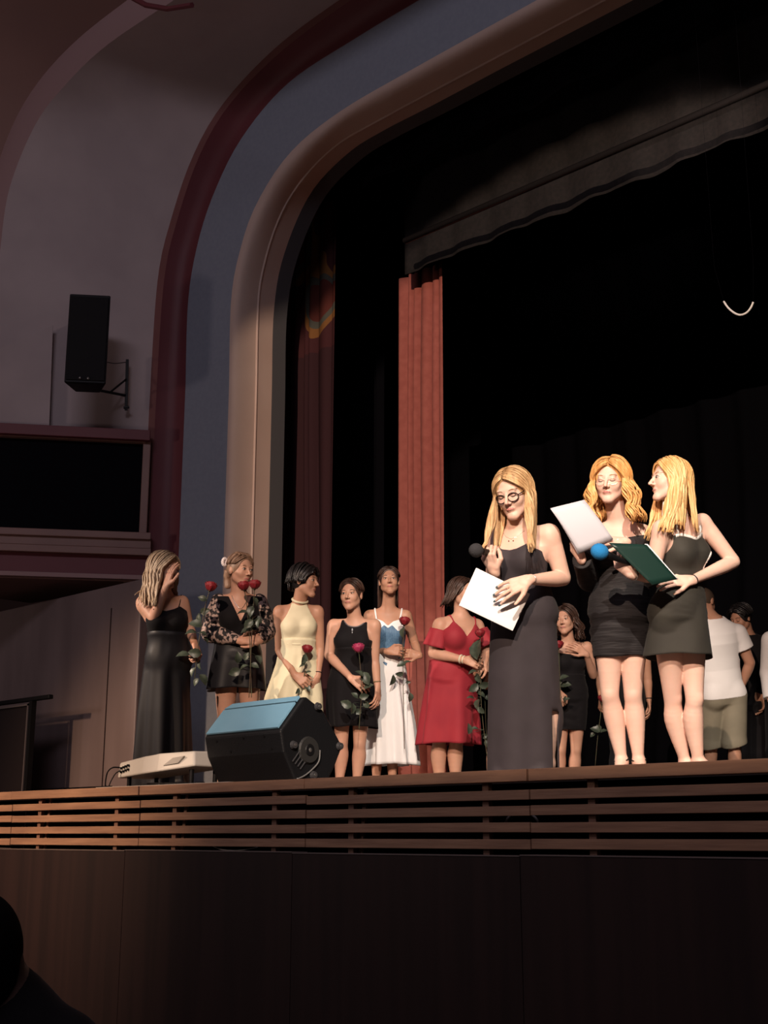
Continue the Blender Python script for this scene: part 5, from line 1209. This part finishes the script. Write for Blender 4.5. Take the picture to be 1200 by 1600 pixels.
dn_ = 10.41
G7 = Person(dn_, dict(neck=(888, 1003), sha=(865, 1012, -.02), shb=(917, 1011, .02), ela=(862, 1055, 0), wra=(872, 1080, -.15), elb=(927, 1055, .02), wrb=(916, 1022, -.13),
    hia=(876, 1090), hib=(902, 1090), kna=(876, 1172), knb=(900, 1172), ana=(874, 1240), anb=(897, 1240)), (883, 970, -.02, -16, 4, 4), g=.98, hs=1.0, skin=skC)
G7.hand('b', V(-.75, .5, .2), V(-.2, -.4, -1), 1, curl=(20, 22, 14), tcurl=.1, spread=.4); G7.hand('a', V(.2, -.9, .2), V(0, 0, -1), 1, curl=(50, 50, 30))
G7.finish('person smiling with long wavy dark-brown hair and a tight black minidress, hand at the collarbone')
G7.face(brow=(.04, .025, .02), lips=(.42, .16, .14))
G7.cloth('dress_bodice', blk, lambda U, Vv, T: np.maximum((T - np.interp(np.abs(U), [0, .08, .12, .16], [.80, .82, .84, .80])) * G7.L, (-.12 - T) * G7.L), .008)
G7.skirt('dress_skirt', blk, [(1055, 868, 908), (1075, 865, 912), (1100, 863, 914), (1142, 864, 912)], folds=3, amp=.006, seed=19, depth=.75, ruch=6)
G7.hair(hrE, [dict(n=36, phi=(58, 180), len=.20, w=.014, vol=.022, wave=1.1, wf=45, out=.25, bias=.0), dict(n=30, phi=(-58, -180), len=.14, w=.013, vol=.006, wave=1.0, wf=45, bias=.0)], seed=81)

# dark-dressed girls almost hidden behind the presenters
dn_ = 10.0
G8 = Person(dn_, dict(neck=(793, 985), sha=(768, 998), shb=(820, 998), ela=(764, 1045, -.05), wra=(760, 1072, -.16), elb=(828, 1045), wrb=(826, 1090),
    hia=(782, 1075), hib=(808, 1075), kna=(772, 1160), knb=(808, 1162), ana=(766, 1232), anb=(806, 1236)), (795, 945, 0, 0, 0, 0), g=.95, skin=skC, h=.0065)
G8.hand('a', V(.2, .6, .5), V(.5, 0, -.5), 1, curl=(50, 60, 40)); G8.hand('b', V(0, -1, 0), V(-1, 0, 0), 1, curl=(20, 20, 20))
G8.finish('person in dark clothes almost hidden behind the floor-length charcoal dress')
G8.cloth('dress_bodice', blk, lambda U, Vv, T: np.maximum((T - .8) * G8.L, (-.12 - T) * G8.L), .008)
G8.skirt('dress_skirt', blk, [(1040, 775, 815), (1080, 771, 820), (1150, 772, 820)], folds=3, amp=.02, seed=23)
G8.hair(hrE, [dict(n=24, phi=(58, 180), len=.12, w=.014, vol=.006), dict(n=24, phi=(-58, -180), len=.12, w=.014, vol=.006)], seed=83)
dn_ = 10.75
G9 = Person(dn_, dict(neck=(978, 1003), sha=(948, 1016), shb=(1007, 1016), ela=(938, 1062, .0), wra=(940, 1092, -.1), elb=(1012, 1060, .0), wrb=(1014, 1094, -.02),
    hia=(963, 1092), hib=(992, 1092), kna=(964, 1172), knb=(992, 1172), ana=(964, 1242), anb=(992, 1242)), (978, 965, 0, 0, 0, 0), g=1.0, skin=skD, h=.0065)
G9.hand('a', V(-.1, -.9, .3), V(.7, 0, -.5), 1, curl=(50, 60, 40)); G9.hand('b', V(.05, -1, .1), V(-1, 0, -.2), 1, curl=(20, 25, 20))
G9.finish('person in black behind the legs of the strawberry-blond presenter, bare arms hanging at both sides')
G9.cloth('dress_bodice', blk, lambda U, Vv, T: np.maximum((T - .85) * G9.L, (-.12 - T) * G9.L), .008)
G9.skirt('trousers', blk, [(1060, 956, 999), (1092, 951, 1003), (1150, 953, 1000), (1236, 953, 1000)], folds=3, amp=.02, seed=29)
G9.hair(hrE, [dict(n=24, phi=(58, 180), len=.12, w=.014, vol=.006), dict(n=24, phi=(-58, -180), len=.12, w=.014, vol=.006)], seed=84)
G9.ringaround('bracelet', blk, G9.J['elb'], G9.J['wrb'], .9, .05, .004)

# =================================================================== MEN AT THE RIGHT
dn_ = 10.42
M1 = Person(dn_, dict(neck=(1117, 966), sha=(1092, 984, -.03), shb=(1152, 990, .03), ela=(1084, 1040, .08), wra=(1092, 1075, .2), elb=(1172, 1036, .03), wrb=(1158, 1074, .10),
    hia=(1112, 1088), hib=(1146, 1088), kna=(1113, 1160, .10), knb=(1147, 1160, -.02), ana=(1100, 1236, .2), anb=(1147, 1238, .0)), (1101, 941, .03, 150, 18, 0), g=1.05, hs=1.0, skin=skD, male=True, back=True)
M1.hand('b', V(-.4, -.8, -.3), V(-.7, .2, -.5), 1, curl=(30, 30, 20)); M1.hand('a', V(.3, -.8, -.3), V(.7, .2, -.5), 1, curl=(30, 30, 20))
M1.finish('person with cropped hair seen from behind in a white t-shirt and khaki shorts')
tsh = mat('white_tshirt', (.74, .72, .72), .8, sheen=.2, bump=.35, bscale=6)
M1.cloth('t_shirt', tsh, lambda U, Vv, T: np.maximum((T - np.interp(np.abs(U), [0, .07, .1], [1.0, 1.0, 2.0])) * M1.L, (-.0 - T) * M1.L), .016, sleeves=[('a', .52, 1.22, 1.35), ('b', .52, 1.22, 1.35)])
khaki = mat('khaki_cotton', (.25, .225, .165), .8, bump=.5, bscale=5, noise=(5, (.21, .19, .14), 3))
M1.cloth('shorts', khaki, lambda U, Vv, T: np.maximum((T - .10) * M1.L, (-.64 - T + U * .25) * M1.L), .012, legs=[('a', 1.3, .92, .98), ('b', 1.3, .92, .98)])
mb_ = M1.hair(mat('cropped_hair', (.07, .045, .03), .8), [], seed=1, capr=(.076, .096, .088), hair_line=.05)
dn_ = 11.1
M2 = Person(dn_, dict(neck=(1168, 990), sha=(1142, 1006), shb=(1190, 1006), ela=(1138, 1050), wra=(1140, 1090, -.1), elb=(1196, 1052), wrb=(1192, 1090, -.1),
    hia=(1155, 1098), hib=(1182, 1098), kna=(1155, 1175), knb=(1183, 1175), ana=(1155, 1244), anb=(1183, 1244)), (1158, 967, -.02, -40, 22, 0), g=1.0, skin=skD, male=True, h=.0065)
M2.hand('b', V(0, -1, 0), V(-1, 0, 0), 1, curl=(30, 30, 20)); M2.hand('a', V(0, -1, 0), V(1, 0, 0), 1, curl=(30, 30, 20))
M2.finish('person with thick black hair in black clothes, looking down behind the white t-shirt')
M2.face(down=True, brow=(.02, .015, .015), lips=(.35, .15, .13))
M2.cloth('shirt', blk, lambda U, Vv, T: np.maximum((T - np.interp(np.abs(U), [0, .07, .1], [.99, .99, 2.0])) * M2.L, (-.1 - T) * M2.L), .014, sleeves=[('a', 1.9, 1.2, 1.3), ('b', 1.9, 1.2, 1.3)])
M2.cloth('trousers', blk, lambda U, Vv, T: np.maximum((T - .05) * M2.L, (-2.4 - T) * M2.L), .010, legs=[('a', 1.95, 1.0, 1.05), ('b', 1.95, 1.0, 1.05)])
M2.hair(hrD, [dict(n=30, phi=(40, 180), len=.015, w=.014, vol=.02, th1=80, wave=.6), dict(n=30, phi=(-40, -180), len=.015, w=.014, vol=.02, th1=80, wave=.6), dict(n=10, phi=(-30, 30), len=.02, w=.013, vol=.02, th1=50, temple=20)], seed=91, capr=(.084, .104, .098))
dn_ = 10.6
M3 = Person(dn_, dict(neck=(1232, 985), sha=(1204, 1000, .0), shb=(1262, 1000), ela=(1201, 1052, .03), wra=(1204, 1095, -.08), elb=(1268, 1050), wrb=(1262, 1095),
    hia=(1216, 1096), hib=(1248, 1096), kna=(1216, 1175), knb=(1250, 1175), ana=(1216, 1242), anb=(1250, 1242)), (1232, 950, -.02, -10, 0, 0), g=1.0, skin=skC, male=True, h=.0065)
M3.hand('b', V(0, -1, 0), V(-1, 0, 0), 1, curl=(30, 30, 20)); M3.hand('a', V(0, -1, 0), V(1, 0, 0), 1, curl=(30, 30, 20))
M3.finish('person in a white long-sleeved shirt cut off by the right edge of the picture')
M3.face()
M3.cloth('shirt', tsh, lambda U, Vv, T: np.maximum((T - np.interp(np.abs(U), [0, .07, .1], [.99, .99, 2.0])) * M3.L, (-.05 - T) * M3.L), .014, sleeves=[('a', 1.92, 1.2, 1.3), ('b', 1.92, 1.2, 1.3)])
M3.cloth('trousers', blk, lambda U, Vv, T: np.maximum((T - .05) * M3.L, (-2.4 - T) * M3.L), .010, legs=[('a', 1.95, 1.0, 1.05), ('b', 1.95, 1.0, 1.05)])
M3.hair(hrE, [dict(n=20, phi=(40, 180), len=.01, w=.014, vol=.01, th1=80), dict(n=20, phi=(-40, -180), len=.01, w=.014, vol=.01, th1=80)], seed=93)

# =================================================================== SPECTATOR IN THE DARK
sp_d = 2.3
P0 = P
P = lambda x, y, d: P0(x - 14, y + 36, d)
F = Field(P(-22, 1490, sp_d) - .45, P(-22, 1490, sp_d) + .42, .008)
hc = P(-24, 1462, sp_d); nb = P(-26, 1535, sp_d)
F.ell(hc, (rN, hN, UPZ), (.075, .092, .10), .01); F.ell(hc + hN * .03 - UPZ * .05, (rN, hN, UPZ), (.055, .06, .07), .02)
F.seg(hc - UPZ * .08, nb, .055, .058, .03)
sl_, sr_ = P(-165, 1612, sp_d), P(112, 1612, sp_d)
F.seg(nb, sl_, .06, .062, .04); F.seg(nb, sr_, .06, .062, .04); F.seg(P(-26, 1600, sp_d), P(-26, 1600, sp_d) - UPZ * .30, .15, .17, .05, flat=(hN, .7))
F.seg(sl_, sl_ - UPZ * .28, .055, .045, .03); F.seg(sr_, sr_ - UPZ * .28, .055, .045, .03)
for sg in (-1, 1): F.ell(hc + rN * sg * .076 - UPZ * .01, (rN, hN, UPZ), (.009, .02, .03), .01)
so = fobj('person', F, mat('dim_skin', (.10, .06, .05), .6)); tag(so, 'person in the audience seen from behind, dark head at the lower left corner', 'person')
F2 = Field(P(-22, 1490, sp_d) - .47, P(-22, 1490, sp_d) + .44, .008)
F2.seg(nb - UPZ * .03, sl_, .066, .070, .04); F2.seg(nb - UPZ * .03, sr_, .066, .070, .04); F2.seg(P(-26, 1600, sp_d), P(-26, 1600, sp_d) - UPZ * .33, .16, .18, .05, flat=(hN, .7)); F2.seg(sl_, sl_ - UPZ * .30, .064, .054, .03); F2.seg(sr_, sr_ - UPZ * .30, .064, .054, .03)
fobj('jumper', F2, blk, so)
F3 = Field(hc - .16, hc + .16, .006); F3.ell(hc - hN * .012 + UPZ * .012, (rN, hN, UPZ), (.084, .098, .107), .01); F3.ell(hc - hN * .02 - UPZ * .05, (rN, hN, UPZ), (.075, .07, .07), .03)
fobj('hair', F3, mat('matt_dark_hair', (.006, .005, .005), .95, spec=.05), so)
P = P0

# =================================================================== ROSES
rose('red rose held low by the girl hiding her face, bloom beside the lace sleeve', None, (329, 917), [(320, 950), (314, 985), (309, 1012), (304, 1060)],
     [(316, 935, .10, 160), (320, 955, .09, 20), (305, 975, .12, 170), (298, 988, .11, 190), (318, 990, .10, -30), (285, 1023, .12, 185), (304, 1020, .12, 175), (322, 1000, .10, -60), (312, 1040, .10, -80), (301, 1050, .09, -110), (318, 1062, .11, -60), (306, 1066, .08, -120), (311, 965, .08, 100)], 8.28, .040, 1)
rose('red rose in front of the chin of the girl with lace sleeves, left of two', None, (381, 916), [(386, 950), (390, 1000), (392, 1050), (393, 1090)],
     [(378, 957, .13, 190), (395, 965, .11, 40), (388, 975, .14, 220), (401, 968, .12, 150), (372, 1027, .12, 90), (366, 1050, .12, 200), (381, 1042, .11, 30), (385, 985, .13, 200)], 8.42, .040, 2)
rose('red rose in front of the chin of the girl with lace sleeves, right of two', None, (398, 914), [(396, 950), (393, 1000), (391, 1050), (389, 1090)],
     [(399, 940, .11, -70), (392, 955, .10, -100), (404, 972, .10, 80), (395, 978, .12, 240), (385, 1025, .10, 60), (404, 1030, .11, -60), (398, 1040, .10, -20)], 8.40, .040, 3)
rose('dark red rose with drooping leaf held by the girl in the cream dress', None, (480, 1015), [(477, 1035), (475, 1058), (470, 1085)],
     [(475, 1030, .11, 250), (473, 1040, .09, 200), (482, 1050, .07, 20), (481, 1075, .09, -60), (465, 1080, .08, 240)], 8.88, .038, 4)
rose('magenta rose held upright by the girl in the knee-length black dress', None, (560, 1013), [(563, 1042), (565, 1080), (563, 1110), (561, 1140)],
     [(572, 1060, .18, -70), (562, 1052, .10, 150), (576, 1072, .14, 20), (554, 1086, .10, 140), (569, 1088, .10, 10), (541, 1100, .12, 155), (551, 1108, .10, -100), (559, 1112, .10, 200), (572, 1100, .09, 120)], 8.98, .042, 5, petal_p)
rose('red rose on a very long stem held by the girl in the blue corset', None, (632, 971), [(630, 1000), (630, 1060), (631, 1120), (632, 1170)],
     [(629, 988, .12, -100), (636, 1035, .09, 20), (627, 1038, .11, 200), (613, 1063, .13, 250), (624, 1053, .10, 185), (638, 1066, .05, 0), (641, 1090, .11, -95)], 9.28, .040, 6)
rose('red rose with brownish leaves held by the girl in the red dress', None, (750, 990), [(751, 1020), (750, 1045), (752, 1100), (757, 1150), (763, 1195)],
     [(745, 1013, .20, 80), (738, 1050, .12, 200), (748, 1060, .12, -60), (740, 1075, .12, 220), (752, 1085, .13, -30), (746, 1100, .12, -100), (757, 1070, .11, 10), (733, 1138, .13, 90), (742, 1138, .07, 0), (752, 1110, .10, -45), (735, 1090, .10, 180)], 9.06, .036, 7)
rose('red rose on a pale stem in the hand seen left of the long charcoal dress', None, (757, 1000), [(756, 1035), (757, 1070), (760, 1150), (766, 1210)],
     [(752, 1060, .11, 200), (762, 1090, .10, -30), (757, 1150, .09, 20), (760, 1162, .10, -80)], 9.75, .036, 8)
rose('red rose at the neck of the smiling dark-haired girl', None, (873, 1008), [(874, 1040), (876, 1080), (878, 1125)],
     [(882, 1058, .11, 20), (884, 1070, .12, 5), (875, 1065, .09, 60), (883, 1093, .10, -100), (887, 1092, .07, 20)], 10.18, .040, 9)
rose('red rose hanging head-down beside the bare legs of the strawberry-blond presenter', None, (941, 1092), [(938, 1120), (934, 1150), (930, 1196)],
     [(930, 1140, .11, 160), (936, 1138, .10, -60), (945, 1142, .10, 10), (926, 1148, .09, 220)], 10.5, .036, 10)
